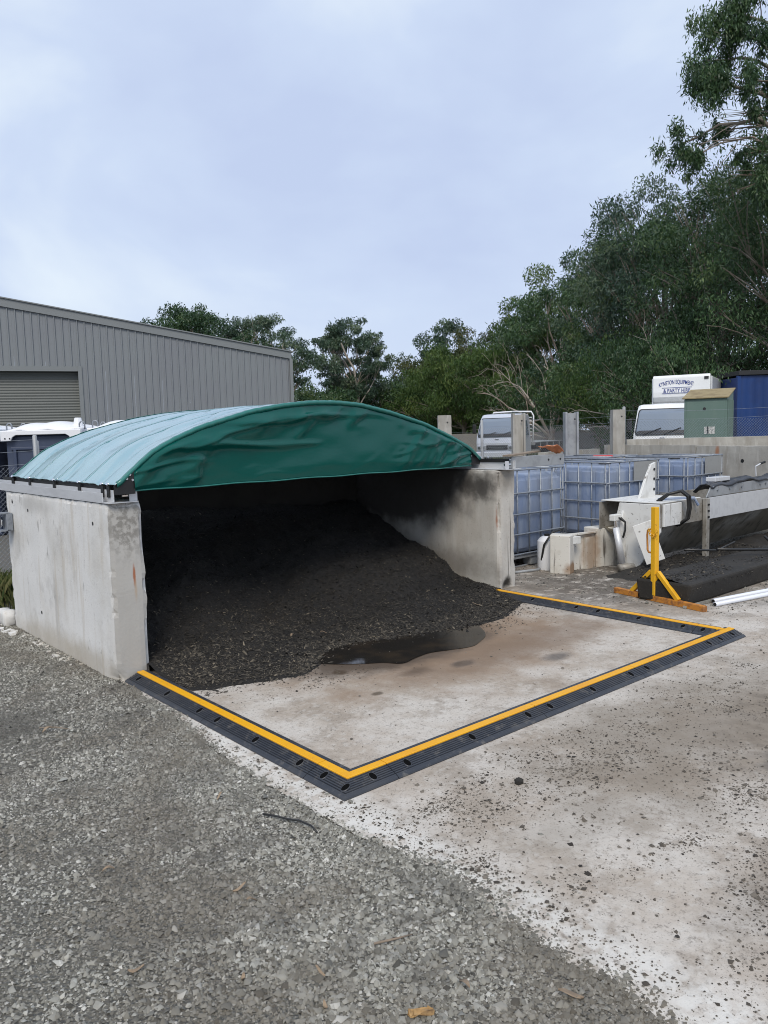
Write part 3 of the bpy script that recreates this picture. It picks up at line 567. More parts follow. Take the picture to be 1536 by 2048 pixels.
# latch bracket at the back of the left wall
lb = thing('latch_bracket', 'galvanised latch bracket with a coiled fitting bolted to the rear of the left wall', 'bracket', (1.93, 7.14, .93))
b = B(); b.box((0, 0, 0), (.05, .12, .15)); b.obj('bracket_plate', MT['galv'], lb, bevel=.004)
for z in (.075, -.07): b = B(); b.box((-.04, 0, z), (.09, .12, .01)); b.obj('flange', MT['galv'], lb)
for i in range(4):
    b = B(); b.tube([(-.05 - .018 * i, .03, 0), (-.058 - .018 * i, .03, 0)], [.05 - .004 * i] * 2, 14); b.obj('washer', MT['chrome'], lb)
b = B(); b.tube([(-.1, .05, .05), (-.12, .1, .16), (-.1, .2, .22), (-.05, .32, .2)], .008, 8); b.obj('cable', MT['galv'], lb, smooth=True)

# ---------------------------------------------------------------- rubber kerb segments
def sweep(path, prof, b):
    """prof: closed list of (w,z); w measured to the left of the travel direction"""
    P = [Vector((x, y)) for x, y in path]; n = len(prof); vs = []
    for i, p in enumerate(P):
        dn = []
        if i > 0: dn.append((P[i] - P[i - 1]).normalized())
        if i < len(P) - 1: dn.append((P[i + 1] - P[i]).normalized())
        nm = [Vector((-d.y, d.x)) for d in dn]
        k = nm[0] if len(nm) == 1 else (nm[0] + nm[1]) / (1 + nm[0].dot(nm[1]))
        vs += [(p.x + k.x * w_, p.y + k.y * w_, z) for w_, z in prof]
    fs = [(i * n + j, i * n + (j + 1) % n, (i + 1) * n + (j + 1) % n, (i + 1) * n + j) for i in range(len(P) - 1) for j in range(n)]
    fs += [tuple(range(n)), tuple((len(P) - 1) * n + j for j in reversed(range(n)))]
    return b.add(vs, fs)
def kz(w_): return .013 + .030 * min(max(w_ - .012, 0), .071) / .071
prof = [(0, .0), (0, .004), (.003, .009), (.008, .0125), (.014, kz(.014) + .001)]
for i in range(6):
    w0 = .016 + i * .0110; prof += [(w0, kz(w0) + .0028), (w0 + .0052, kz(w0 + .005) + .0028), (w0 + .0064, kz(w0) - .0022), (w0 + .0094, kz(w0) - .0018)]
prof += [(.083, .045), (.160, .048), (.168, .044), (.179, .010), (.180, 0)]
prof = [(w_, z + SLABZ) for w_, z in prof]
yprof = [(w_, z + SLABZ) for w_, z in [(.087, .041), (.087, .0500), (.090, .0515), (.131, .0525), (.134, .0510), (.134, .041)]]
def kerb(path, label, holes, yel=None, cat='kerb ramp'):
    base = (path[0][0], path[0][1], 0)
    t = thing('rubber_kerb_segment', label, cat, base, group='rubber kerb segments bounding the wash pad')
    rm_ = part_at(sweep(path, prof, B()).obj('ramp', MT['rubber'], t), base)
    part_at(sweep(yel or path, yprof, B()).obj('yellow_strip', MT['yellow'], t), base)
    for (p, d, w_) in holes:
        nrm = Vector((-d[1], d[0])); c = Vector(p) + nrm * w_
        b = B(); ring = []
        z = SLABZ + kz(w_) + .0052; sl_ = .030 / .071
        def pt(a, rr, dz): 
            u = math.cos(a) * rr * 1.0; v = math.sin(a) * rr * 1.25; q = c + Vector(d) * u + nrm * v
            return (q.x, q.y, z + v * sl_ + dz)
        n = 16
        vs = [pt(2 * math.pi * i / n, .0205, -.005) for i in range(n)] + [pt(2 * math.pi * i / n, .0195, .0005) for i in range(n)] + [pt(2 * math.pi * i / n, .0172, .0004) for i in range(n)] + [pt(2 * math.pi * i / n, .0160, -.0035) for i in range(n)]
        fs = [(k * n + i, k * n + (i + 1) % n, (k + 1) * n + (i + 1) % n, (k + 1) * n + i) for k in range(3) for i in range(n)]
        b.add(vs, fs); b.obj('bolt_collar', MT['rubber'], rm_, smooth=True)
        b = B(); b.add([pt(2 * math.pi * i / n, .0168, -.0006) for i in range(n)], [tuple(range(n))]); b.obj('recess_disc', MT['recess_dark'], rm_)  # flat disc whose black stands for the shade in the recess
    return t
dn_, rt = (0, -1), (1, 0)
def hs(p0, p1, fr, w_=.052):
    d = (Vector(p1) - Vector(p0)); u = d.normalized(); return [((Vector(p0) + d * f)[:], (u.x, u.y), w_) for f in fr]
G = .004
def run(p0, p1, label, fr, **k): return kerb([p0, p1], label, hs(p0, p1, fr), **k)
x0, y0 = 1.993, 2.632
run((x0, 4.985), (x0, 3.945), 'black rubber kerb segment with yellow strip touching the left concrete wall', (.1, .5, .9))
run((x0, 3.941), (x0, 2.945), 'black rubber kerb segment between the left wall segment and the near corner', (.1, .5, .9))
kerb([(x0, 2.941), (x0, y0), (2.31, y0)], 'nearest corner piece of the black and yellow rubber kerb', [((x0, 2.85), dn_, .052), ((x0, 2.685), dn_, .048), ((2.20, y0), rt, .052)])
run((2.314, y0), (3.41, y0), 'black rubber front kerb segment joined to the nearest corner piece', (.09, .5, .91))
run((3.414, y0), (4.42, y0), 'middle black rubber segment of the front kerb run', (.09, .5, .91))
run((4.424, y0), (5.43, y0), 'black rubber front kerb segment ending at the far right corner piece', (.09, .5, .91))
run((5.434, y0), (5.80, y0), 'far right end piece of the front rubber kerb with a pointed tip', (.2, .7))
xr_ = 5.615
run((xr_, 5.13), (xr_, 3.93), 'black rubber kerb segment touching the right concrete wall', (.1, .5, .9))
run((xr_, 3.926), (xr_, 2.965), 'black rubber kerb segment in the middle of the right hand run', (.1, .5, .9))
kerb([(xr_, 2.961), (xr_, y0 + .183)], 'short black rubber kerb piece where the right run meets the front run', [((xr_, 2.90), dn_, .052)], yel=[(xr_, 2.961), (xr_, y0 + .140)])

# ================================================================ RIGHT SIDE: totes, conveyor, stand
def make_tote(plates):
    t = thing('liquid_tote', 'tmp', 'tote', group='caged liquid totes beside the bay')
    L_, W_, H_ = 1.12, 0.98, 1.14       # x, y, height; local origin at centre of base
    b = B(); b.box((0, 0, .165 + .46), (L_ - .07, W_ - .07, .92)); bt = b.obj('bottle', MT['tote'], t, smooth=True, bevel=.09, seg=5)
    for s_ in (-1, 1):                   # moulded ribs of the bottle between the bars
        for k in range(5):
            x = -.43 + k * .215; b = B(); b.box((x, s_ * (W_ / 2 - .045), .62), (.15, .04, .80)); b.obj('bottle_rib', MT['tote'], bt, smooth=True, bevel=.018, seg=3)
        for k in range(4):
            y = -.33 + k * .22; b = B(); b.box((s_ * (L_ / 2 - .045), y, .62), (.04, .15, .80)); b.obj('bottle_rib', MT['tote'], bt, smooth=True, bevel=.018, seg=3)
    hx, hy = L_ / 2, W_ / 2; c = .05
    def ring(z, r):
        pts = []
        for cx, cy, a0 in ((hx - c, hy - c, 0), (-hx + c, hy - c, 90), (-hx + c, -hy + c, 180), (hx - c, -hy + c, 270)):
            pts += [(cx + c * math.cos(rad(a0 + a)), cy + c * math.sin(rad(a0 + a)), z) for a in (0, 30, 60, 90)]
        return pts + [pts[0]]
    for z in (.17, .40, .63, .87, 1.135): 
        b = B(); b.tube(ring(z, .01), .011, 6, caps=False); b.obj('cage_ring', MT['galv'], t, smooth=True)
    for s_ in (-1, 1):
        for k in range(6):
            x = -.53 + k * .212; b = B(); b.tube([(x, s_ * (hy - .012), .15), (x, s_ * (hy - .012), 1.13)], .009, 6); b.obj('cage_bar', MT['galv'], t, smooth=True)
        for k in range(5):
            y = -.43 + k * .215; b = B(); b.tube([(s_ * (hx - .012), y, .15), (s_ * (hx - .012), y, 1.13)], .009, 6); b.obj('cage_bar', MT['galv'], t, smooth=True)
    for x in (-.25, .25):
        b = B(); b.tube([(x, -hy, 1.142), (x, hy, 1.142)], .011, 6); b.obj('top_bar', MT['galv'], t, smooth=True)
    b = B(); b.box((0, 0, .135), (L_ - .02, W_ - .02, .035)); b.obj('pallet_deck', MT['galv_dull'], t, bevel=.006)
    for x in (-.47, 0, .47):
        for y in (-.4, 0, .4):
            b = B(); b.box((x, y, .068), (.12, .12, .10)); b.obj('pallet_foot', MT['galv_dull'], t, bevel=.01)
    for y in (-.4, 0, .4):
        b = B(); b.tube([(-.53, y, .012), (.53, y, .012)], .013, 6); b.obj('pallet_runner', MT['galv_dull'], t, smooth=True)
    b = B(); b.tube([(0, 0, 1.08), (0, 0, 1.11)], [.085, .08], 16); b.obj('lid', MT['dark_trim'], bt, bevel=.006)
    for side in plates:
        b = B()
        if side == 'front': b.box((.22, -hy - .004, 1.0), (.52, .004, .26))
        else: b.box((-hx - .004, .0, 1.0), (.004, .5, .26))
        b.obj('label_plate', MT['plate'], t)
    return t
p0 = make_tote([]); p1 = make_tote(['front'])
for src, loc, rz, label in ((p0, (7.28, 6.25, 0), 0.0, 'blue grey liquid tote in a wire cage directly behind the right concrete wall'),
        (p1, (9.33, 6.20, 0), -.07, 'blue grey caged tote with a grey plate, middle of the three in front'),
        (None, (10.98, 6.10, 0), 0.03, 'blue grey caged tote with a grey plate, farthest right below the concrete panel wall'),
        (None, (8.75, 7.45, 0), -.04, 'caged tote in the back row behind the front totes, next to the galvanised post'),
        (None, (10.55, 7.25, 0), .05, 'caged tote in the back row with a red lid on top')):
    o = src if src is not None else copy_tree(p1 if loc[1] < 7 else p0)
    o.location = loc; o.rotation_euler = (0, 0, rz); o['label'] = label
    if 'red lid' in label:
        b = B(); b.tube([(0, -.2, 1.10), (0, -.2, 1.155)], [.16, .15], 18); b.obj('red_lid', MT['red'], o, bevel=.01)

# valve and white drum in front of the first tote
dr = thing('white_drum', 'small white chemical drum tucked between the first tote and the white steel box', 'drum', (7.17, 5.52, 0))
b = B(); b.tube([(0, 0, .0), (0, 0, .33), (0, 0, .37), (0, 0, .385)], [.11, .11, .075, .04], 18); b.obj('drum_body', MT['white_plastic'], dr, smooth=True, bevel=.005)
b = B(); b.tube([(0, 0, .385), (0, 0, .41)], .03, 12); b.obj('drum_cap', MT['black'], dr)
b = B(); b.tube([(-.1, .0, .12), (-.13, -.06, .3), (-.06, -.12, .44), (.1, -.13, .46)], .012, 8); b.obj('hose', MT['hose'], dr, smooth=True)
b = B(); b.tube([(6.7, 5.6, .02), (7.0, 5.52, .018), (7.25, 5.6, .03)], .016, 8)
tag(b.obj('grey_pipe', MT['galv_dull'], smooth=True), 'thin grey pipe lying on the ground under the first tote', 'pipe')

# white rust-streaked steel box
wb = (7.45, 5.25, 0)
t = thing('white_steel_box', 'white rust streaked steel counterweight box on the dirt before the totes', 'steel box', wb)
b = B(); b.prism([(6.97, 5.33), (7.05, 5.12), (7.2, 5.17), (7.13, 5.42)], .0, .43); part_at(b.obj('end_block', MT['white_rust'], t, bevel=.012), wb)
b = B(); b.prism([(7.15, 5.27), (7.74, 5.19), (7.76, 5.30), (7.17, 5.42)], .0, .40); part_at(b.obj('long_panel', MT['white_rust'], t, bevel=.006), wb)
b = B(); b.prism([(7.62, 5.17), (7.95, 5.06), (7.99, 5.3), (7.67, 5.38)], 0, .45); part_at(b.obj('side_block', MT['white_rust'], t, bevel=.01), wb)
b = B(); b.prism([(7.08, 5.24), (7.64, 5.165), (7.65, 5.22), (7.09, 5.30)], .402, .418); part_at(b.obj('top_flange', MT['white_rust'], t), wb)
b = B(); b.prism([(7.12, 5.16), (7.27, 5.135), (7.28, 5.24), (7.13, 5.26)], .32, .40); part_at(b.obj('bracket', MT['white_paint'], t, bevel=.004), wb)
b = B(); b.prism([(7.44, 5.19), (7.55, 5.175), (7.56, 5.25), (7.45, 5.26)], .0, .36); part_at(b.obj('pillar', MT['white_rust'], t), wb)

# conveyor
cvb = (8.6, 4.7, 0)
t = thing('hopper_conveyor', 'white and steel hopper conveyor with hydraulic ram standing behind the yellow stand', 'conveyor', cvb)
def cv(b, nm, m, **k): return part_at(b.obj(nm, m, t, **k), cvb)
prs = lambda poly, y0, y1: B().prism(poly, y0, y1, 'y')
cv(prs([(7.68, .04), (7.62, .30), (7.62, .60), (7.70, .76), (8.05, .76), (8.05, .50), (7.98, .30), (7.86, .04)], 4.84, 4.87), 'end_plate', MT['white_paint'], bevel=.004)
cv(B().prism([(4.40, .755), (4.90, .755), (4.94, .60), (4.86, .05), (4.66, .05), (4.40, .46)], 7.655, 7.675, 'x'), 'near_end_plate', MT['white_paint'], bevel=.004)
cv(B().prism([(4.36, .757), (4.36, .52), (4.385, .52), (4.385, .757)], 7.66, 8.02, 'x'), 'side_cheek', MT['white_paint'], bevel=.004)
b = B(); b.box((7.54, 4.47, .36), (.20, .02, .44), Matrix.Rotation(rad(-52), 3, 'Z') @ Matrix.Rotation(rad(-20), 3, 'Y')); cv(b, 'hanging_flap', MT['white_paint'], bevel=.004)
cv(prs([(8.02, .74), (8.14, .95), (8.28, 1.15), (8.37, 1.17), (8.37, .74)], 4.88, 4.91), 'upright_gusset', MT['white_paint'], bevel=.004)
for z in (.86, .98, 1.09):
    b = B(); b.tube([(8.335, 4.872, z), (8.335, 4.886, z)], .016, 10); cv(b, 'gusset_hole', MT['black'])
b = B(); b.tube([(7.52, 4.86, .58), (7.53, 4.86, .50), (7.53, 4.86, .47)], .018, 10); cv(b, 'ram_rod', MT['chrome'])
b = B(); b.tube([(7.53, 4.86, .49), (7.56, 4.80, .10)], .036, 14); cv(b, 'ram_barrel', MT['alu'], smooth=True)
b = B(); b.tube([(7.50, 4.80, .055), (7.74, 4.70, .055)], .042, 12); cv(b, 'pivot_tube', MT['dirty_steel'], smooth=True)
b = B(); b.box((7.55, 4.88, .60), (.14, .07, .07)); cv(b, 'ram_clevis', MT['white_paint'], bevel=.008)
for k in range(2):
    b = B(); b.tube([(7.56, 4.82 + .03 * k, .60), (7.60, 4.79, .55), (7.60, 4.79, .46), (7.57, 4.80, .38)], .011, 8); cv(b, 'ram_hose', MT['hose'], smooth=True)
# long trough: upper band, sloping belly, far side
b = B(); b.box((9.6, 4.40, .635), (3.9, .015, .25)); cv(b, 'upper_band', MT['dirty_steel'], bevel=.003)
b = B(); b.box((9.9, 4.385, .635), (2.5, .012, .246)); cv(b, 'band_overlay', MT['alu'], bevel=.003)
b = B(); b.add([(7.72, 4.41, .512), (11.55, 4.41, .512), (11.55, 4.72, .14), (7.90, 4.72, .12)], [(0, 1, 2, 3)]); cv(b, 'belly_panel', MT['grimy'], thick=.006)
b = B(); b.box((9.6, 5.15, .60), (3.9, .015, .3)); cv(b, 'rear_band', MT['dirty_steel'])
b = B(); b.add([(7.72, 5.14, .46), (11.55, 5.14, .46), (11.55, 4.80, .14), (7.90, 4.80, .12)], [(0, 1, 2, 3)]); cv(b, 'rear_belly_panel', MT['grimy'], thick=.006)
b = B(); b.box((8.1, 4.78, .768), (.85, .74, .010)); cv(b, 'top_deck', MT['white_paint'], bevel=.003)
b = B(); b.bar((8.56, 4.36, .76), (8.56, 4.36, .05), .075, .05); cv(b, 'support_leg', MT['dirty_steel'], bevel=.006)
for z in (.55, .62, .69): 
    b = B(); b.tube([(8.555, 4.318, z), (8.555, 4.335, z)], .011, 8); cv(b, 'leg_bolt', MT['black'])
cv(prs([(8.60, .765), (8.70, .88), (11.5, .90), (11.5, .78)], 4.378, 4.392), 'clamp_strip', MT['galv_dull'], bevel=.003)
for x in (8.85, 9.15, 9.45, 9.95, 10.1):
    b = B(); b.tube([(x, 4.366, .835), (x, 4.378, .835)], .014, 8); cv(b, 'strip_bolt', MT['galv'])
n = 40; xs_ = np.linspace(8.68, 11.5, n); rows = []
for y_, z_ in ((4.37, .885), (4.385, .915), (4.43, .93), (4.50, .92), (4.58, .84)):
    rows.append(np.stack([xs_, np.full(n, y_) + .01 * np.sin(xs_ * 9 + y_ * 5), z_ + .018 * np.sin(xs_ * 6 + y_ * 3) + .01 * np.sin(xs_ * 17) - .03 * (xs_ < 8.8)], -1))
cv(B().grid(np.stack(rows, 0)), 'rubber_cover', MT['rubber'], smooth=True, thick=.008)
b = B(); b.box((9.05, 4.47, .95), (.36, .12, .05)); cv(b, 'cover_clamp', MT['alu'], bevel=.006)
b = B(); b.tube([(10.0, 4.45, .93), (9.98, 4.45, 1.05), (10.07, 4.43, 1.08)], .009, 8); cv(b, 'crank_handle', MT['alu'])
b = B(); b.tube([(10.07, 4.43, 1.08), (10.15, 4.41, 1.10)], .014, 8); cv(b, 'crank_grip', MT['black'])
for k in range(2):
    q = .045 * k
    b = B(); b.tube([(7.84 + q, 4.55, .77), (7.87 + q, 4.45, .85), (7.95 + q, 4.34, .885), (8.03 + q, 4.30, .82), (8.05 + q, 4.30, .70), (8.03 + q, 4.31, .58), (7.98 + q, 4.40, .50)], .016, 8); cv(b, 'hydraulic_hose', MT['hose'], smooth=True)
b = B(); b.tube([(7.95, 4.6, .785), (8.30, 4.37, .78), (8.34, 4.34, .70)], [.012, .02, .016], 8); cv(b, 'blue_coupling', MT['tote'])
# tray of caked dirt under the conveyor
tb = (8.0, 4.0, 0)
t = thing('caked_tray', 'long black tray caked with dirt under the conveyor behind the yellow stand', 'tray', tb)
b = B(); b.prism([(3.44, .008), (3.92, .008), (3.95, .20), (3.41, .20)], 6.44, 11.4, 'x'); part_at(b.obj('tray_body', MT['blackbin'], t, bevel=.02), tb)
def dirt_h(X, Y):
    P = np.stack([X, Y, X * 0], -1)
    tray = .20 + .025 * fbm(P, 3) + .012 * fbm(P, 9) - .05 * np.exp(-((Y - 3.42) / .05) ** 2)
    back = (.13 + .04 * fbm(P + 3, 2)) * np.clip((X - 7.1) * 1.6, 0, 1) * np.exp(-(np.clip(np.abs(Y - 4.3) - .25, 0, 9) / .22) ** 2) + .012 * fbm(P, 9) - .01
    return np.where(Y < 3.94, np.maximum(tray, back), back)
xs_ = np.linspace(6.46, 11.38, 120); ys_ = np.linspace(3.42, 3.94, 22); X, Y = np.meshgrid(xs_, ys_, indexing='ij')
part_at(B().grid(np.stack([X, Y, dirt_h(X, Y)], -1)).obj('caked_dirt', MT['blackbin'], t, smooth=True), tb)
dh = thing('dirt_heap', 'low dark heap of dirt under the belly of the conveyor', 'heap', (9.0, 4.4, 0))
xs_ = np.linspace(7.0, 11.38, 110); ys_ = np.linspace(3.945, 5.0, 40); X, Y = np.meshgrid(xs_, ys_, indexing='ij')
part_at(B().grid(np.stack([X, Y, dirt_h(X, Y)], -1)).obj('heap_surface', MT['blackbin'], dh, smooth=True), (9.0, 4.4, 0))
b = B(); b.tube([(7.9, 3.9, .30), (8.2, 3.8, .27), (8.45, 3.62, .26), (8.7, 3.66, .27), (8.9, 3.85, .33)], .014, 8); part_at(b.obj('hose', MT['hose'], t, smooth=True), tb)
b = B(); b.tube([(7.6, 4.1, .31), (8.0, 3.95, .27), (8.5, 4.0, .30)], .011, 8); part_at(b.obj('hose', MT['hose'], t, smooth=True), tb)
r = RNG; n = 5200; x = r.uniform(6.45, 9.6, n); y = r.uniform(3.4, 4.6, n)
k = (x > 7.3) | (y < 3.92); x, y = x[k], y[k]; n = len(x); zz = dirt_h(x, y)
s_ = np.clip(.006 * np.exp(r.normal(0, .5, n)), .003, .02)
v, f = octa(n, np.stack([x, y, zz + .003], -1), s_ * 1.4, s_ * .8, s_ * .6, r)
o = link('loose_bits', fast_mesh('bits', v, f, np.repeat(np.clip(r.normal(.35, .25, n), 0, 1), 5), tri=True), MT['chips'], t); o['kind'] = 'stuff'; part_at(o, tb)

# pipes on the ground
for i, (a, c_) in enumerate((((6.60, 3.27, .024), (9.3, 2.72, .024)), ((6.72, 3.345, .024), (9.4, 2.81, .024)))):
    o = thing('white_pipe', ('white plastic pipe nearest the kerb lying on the ground' if i == 0 else 'white plastic pipe lying along the black tray, rear one of two'), 'pipe', a, group='two white pipes')
    b = B(); b.tube([(0, 0, 0), tuple(np.array(c_) - np.array(a))], .021, 14); b.obj('pipe_body', MT['pipe'], o, smooth=True)
    b = B(); d = (np.array(c_) - np.array(a)); d = d / np.linalg.norm(d); b.tube([tuple(-d * .001), tuple(d * .001)], .017, 12); b.obj('pipe_bore', MT['black'], o)
b = B(); b.bar((6.35, 3.42, .018), (6.75, 3.38, .018), .03, .02)
tag(b.obj('steel_strip', MT['grimy']), 'thin dark steel strip on the ground before the white pipes', 'strip')

# yellow stand
sb = (6.465, 3.77, SLABZ)
t = thing('yellow_stand', 'yellow steel prop stand with a tee base and hanging chain', 'stand', sb)
u = Vector((.21, 1.01, 0)).normalized()
b = B(); b.bar(u * .48, u * -.55, .05, .05); o = b.obj('base_bar', MT['orange_rust'], t, bevel=.003); o.location = (0, 0, .026)
b = B(); b.bar((0, 0, .052), (0, 0, .86), .052, .052); b.obj('post', MT['yellow_paint'], t, bevel=.005); t.children[-1].rotation_euler = (0, 0, rad(-12))
for s_ in (-1, 1):
    b = B(); b.bar(Vector((0, 0, .27)) + u * s_ * .035, u * s_ * .27 + Vector((0, 0, .05)), .038, .038); b.obj('brace', MT['yellow_paint'], t, bevel=.003)
b = B(); b.tube([u * .03 + Vector((0, 0, .66)), u * .085 + Vector((0, 0, .64)), u * .09 + Vector((0, 0, .60)), u * .085 + Vector((0, 0, .46)), u * .07 + Vector((0, 0, .44)), u * .03 + Vector((0, 0, .44))], .009, 8); b.obj('handle', MT['orange_rust'], t, smooth=True)
for k in range(9):
    a = math.pi * (k + .5) / 9; c = Vector((-.035, 0, .66)) - u * (.045 * math.cos(a) + .0) + Vector((0, 0, -.06 * math.sin(a)))
    b = B(); n = 8; ax = Vector((1, 0, 0)) if k % 2 else u
    pts = [c + .012 * (math.cos(2 * math.pi * i / n) * ax + math.sin(2 * math.pi * i / n) * Vector((0, 0, 1.2))) for i in range(n + 1)]
    b.tube(pts, .0032, 5, caps=False); b.obj('chain_link', MT['yellow_paint'], t, smooth=True)

# things lying on top of the right wall
bb = (6.5, 5.1, 1.21)
t = thing('steel_channel', 'grey galvanised steel channel lying from the right wall top towards the totes', 'channel', bb)
b = B(); b.prism([(-.40, 0), (.52, 0), (.52, .006), (-.40, .006)], -.06, .06, 'y')
b = B(); b.box((.02, .02, .055), (.86, .006, .11)); b.obj('web', MT['galv_dull'], t, bevel=.002)
b = B(); b.box((.02, .055, .003), (.86, .07, .006)); b.obj('lower_flange', MT['galv_dull'], t)
b = B(); b.box((.02, .055, .107), (.86, .07, .006)); b.obj('upper_flange', MT['galv_dull'], t)
for x in (.18, .38):
    b = B(); b.tube([(x, .012, .06), (x, .018, .06)], .011, 10); b.obj('bolt_hole', MT['black'], t)
b = B(); b.bar((6.02, 5.12, 1.335), (6.72, 5.30, 1.355), .09, .016)
tag(b.obj('timber_offcut', MT['timber'], bevel=.002), 'thin weathered timber offcut resting on the steel channel', 'timber')
def rag():
    xs_ = np.linspace(-.11, .14, 26); ys_ = np.linspace(-.07, .07, 20); X, Y = np.meshgrid(xs_, ys_, indexing='ij'); P = np.stack([X, Y, X * 0], -1)
    Z = .03 + .035 * fbm(P, 9) + .015 * fbm(P, 22) - np.clip(X - .08, 0, 1) * .9 * (Y < .03); Z = np.maximum(Z, -.14)
    return B().grid(np.stack([X, Y, Z], -1))
o = rag().obj('orange_rag', MT['rag'], smooth=True, thick=.006, loc=(6.78, 5.17, 1.36)); tag(o, 'crumpled orange cloth draped over the end of the steel channel', 'rag')

# ================================================================ BEHIND: panel walls, posts, fences
def panel_wall(p, q, z0, z1, th, label, seed, name='concrete_panel_wall', m='conc', holes=()):
    p = Vector(p); q = Vector(q); L_ = (q - p).length; ang = math.atan2(q.y - p.y, q.x - p.x)
    t = thing(name, label, 'wall', (p.x, p.y, 0), ang)
    n = max(1, round(L_ / 2.4)); w_ = L_ / n
    for i in range(n):
        rough_block((i * w_ + .006, -th / 2, z0), ((i + 1) * w_ - .006, th / 2, z1 + .012 * math.sin(seed + i * 2.1)), .12, .003, .008, seed + i).obj('panel', MT[m], t)
    for x, z, s_ in holes:
        b = B(); b.tube([(x, s_ * (th / 2 + .004), z), (x, s_ * (th / 2 - .03), z)], .03, 12); b.obj('cast_hole', MT['black'], t)
    return t
panel_wall((13.15, 8.7), (11.75, 2.4), -.05, 1.245, .16, 'grey concrete panel wall running behind the totes on the right', 3, holes=((3.05, 1.0, -1), (4.6, .6, -1)))
panel_wall((13.25, 8.35), (17.5, 4.2), -.05, 1.33, .16, 'second concrete wall carrying the wire fence behind the panel wall', 8)
panel_wall((11.1, 8.65), (13.0, 8.82), -.05, 1.17, .16, 'short low concrete wall end beside the concrete post', 21)
def post(x, y, h, w_, d_, m, label, rz=0, hsec=False):
    t = thing('concrete_post' if m == 'conc' else 'steel_post', label, 'post', (x, y, 0), rz, group='upright posts behind the totes')
    if hsec:
        for s_ in (-1, 1): b = B(); b.box((s_ * w_ * .42, 0, h / 2), (w_ * .16, d_, h)); b.obj('flange', MT[m], t, bevel=.006)
        b = B(); b.box((0, 0, h / 2 - .01), (w_ * .7, d_ * .4, h - .02)); b.obj('web', MT[m], t)
    else: rough_block((-w_ / 2, -d_ / 2, -.05), (w_ / 2, d_ / 2, h), .06, .002, .006, x).obj('shaft', MT[m], t)
    b = B(); b.tube([(w_ * .2, -d_ / 2 - .004, h - .12), (w_ * .2, -d_ / 2 + .01, h - .12)], .014, 8); b.obj('bolt_hole', MT['black'], t)
    return t
CA = rad(-41)
post(9.32, 9.25, 1.85, .22, .18, 'conc', 'grey concrete post rising behind the right end of the canopy', CA)
post(9.85, 8.13, 1.84, .20, .18, 'conc', 'concrete post standing before the silver truck cab', CA, hsec=True)
post(10.98, 7.95, 1.85, .22, .2, 'galv_dull', 'galvanised steel post between the two trucks', CA, hsec=True)
post(12.05, 7.75, 1.88, .21, .18, 'conc', 'concrete post at the left edge of the white truck cab', CA)
def wire_mesh(b, p, q, z0, z1, pitch=.05, r=.0016):
    p = Vector((p[0], p[1], 0)); q = Vector((q[0], q[1], 0)); L_ = (q - p).length; u = (q - p) / L_; H_ = z1 - z0
    nrm = Vector((-u.y, u.x, 0)); k = -H_
    V = []; F = []
    for sgn in (1, -1):
        s0 = -H_
        while s0 < L_:
            a, c = s0, s0 + H_; za, zc = (z0, z1) if sgn > 0 else (z1, z0)
            t0 = max(0, -a / H_) if a < 0 else 0; t1 = min(1, (L_ - a) / H_)
            if t1 > t0 + .02:
                A = p + u * (a + H_ * t0) + Vector((0, 0, za + (zc - za) * t0)) + nrm * .002 * sgn; C = p + u * (a + H_ * t1) + Vector((0, 0, za + (zc - za) * t1)) + nrm * .002 * sgn
                b.tube([A, C], r, 3, caps=False)
            s0 += pitch * 1.0
    return b
def fence(p, q, z0, z1, npost, hpost, label, extra=(), pitch=.05, r=.0018, rp=.024, name='wire_fence'):
    base = (p[0], p[1], 0); t = thing(name, label, 'fence', base)
    part_at(wire_mesh(B(), p, q, z0, z1, pitch, r).obj('chain_link_mesh', MT['galv'], t), base)
    for i in range(npost):
        f = i / (npost - 1) if npost > 1 else .5; x = p[0] + (q[0] - p[0]) * f; y = p[1] + (q[1] - p[1]) * f
        b = B(); b.tube([(x, y, 0), (x, y, hpost), (x, y, hpost + .012)], [rp, rp, rp * .5], 10); part_at(b.obj('fence_post', MT['galv_dull'], t, smooth=True), base)
    for z in extra:
        b = B(); n = 8 * (npost - 1) if npost > 1 else 8
        b.tube([(p[0] + (q[0] - p[0]) * i / n, p[1] + (q[1] - p[1]) * i / n, z - .03 * math.sin(math.pi * ((i * (npost - 1) / n) % 1))) for i in range(n + 1)], .0022, 4); part_at(b.obj('strand', MT['galv'], t), base)
    return t
fence((-3.2, 9.0), (2.78, 9.04), .05, 1.33, 3, 1.66, 'chain link fence with a capped steel post behind the left concrete wall', (1.36, 1.5, 1.62))
fence((2.8, 9.05), (9.3, 9.35), .05, 1.33, 3, 1.6, 'chain link fence running behind the bay towards the concrete posts', (1.36, 1.5))
fence((9.9, 8.95), (13.15, 8.6), .05, 1.62, 2, 1.75, 'chain link fence stretched between the concrete posts behind the totes', (1.66, 1.78))
fence((13.3, 8.42), (17.4, 4.4), 1.25, 1.68, 3, 1.95, 'chain link fence mounted on the second concrete wall before the green cabinet', (1.72, 1.88), rp=.03)
fence((14.5, 36), (44, 18), .1, 1.25, 12, 1.55, 'far paddock fence of thin wires and posts behind the trucks', (1.3, 1.5), pitch=.16, r=.004, name='paddock_fence')
panel_wall((28, 42), (52, 24), 0, 1.35, .12, 'long low grey sheeted barrier far behind the trucks', 5, name='sheeted_barrier', m='far_wall')

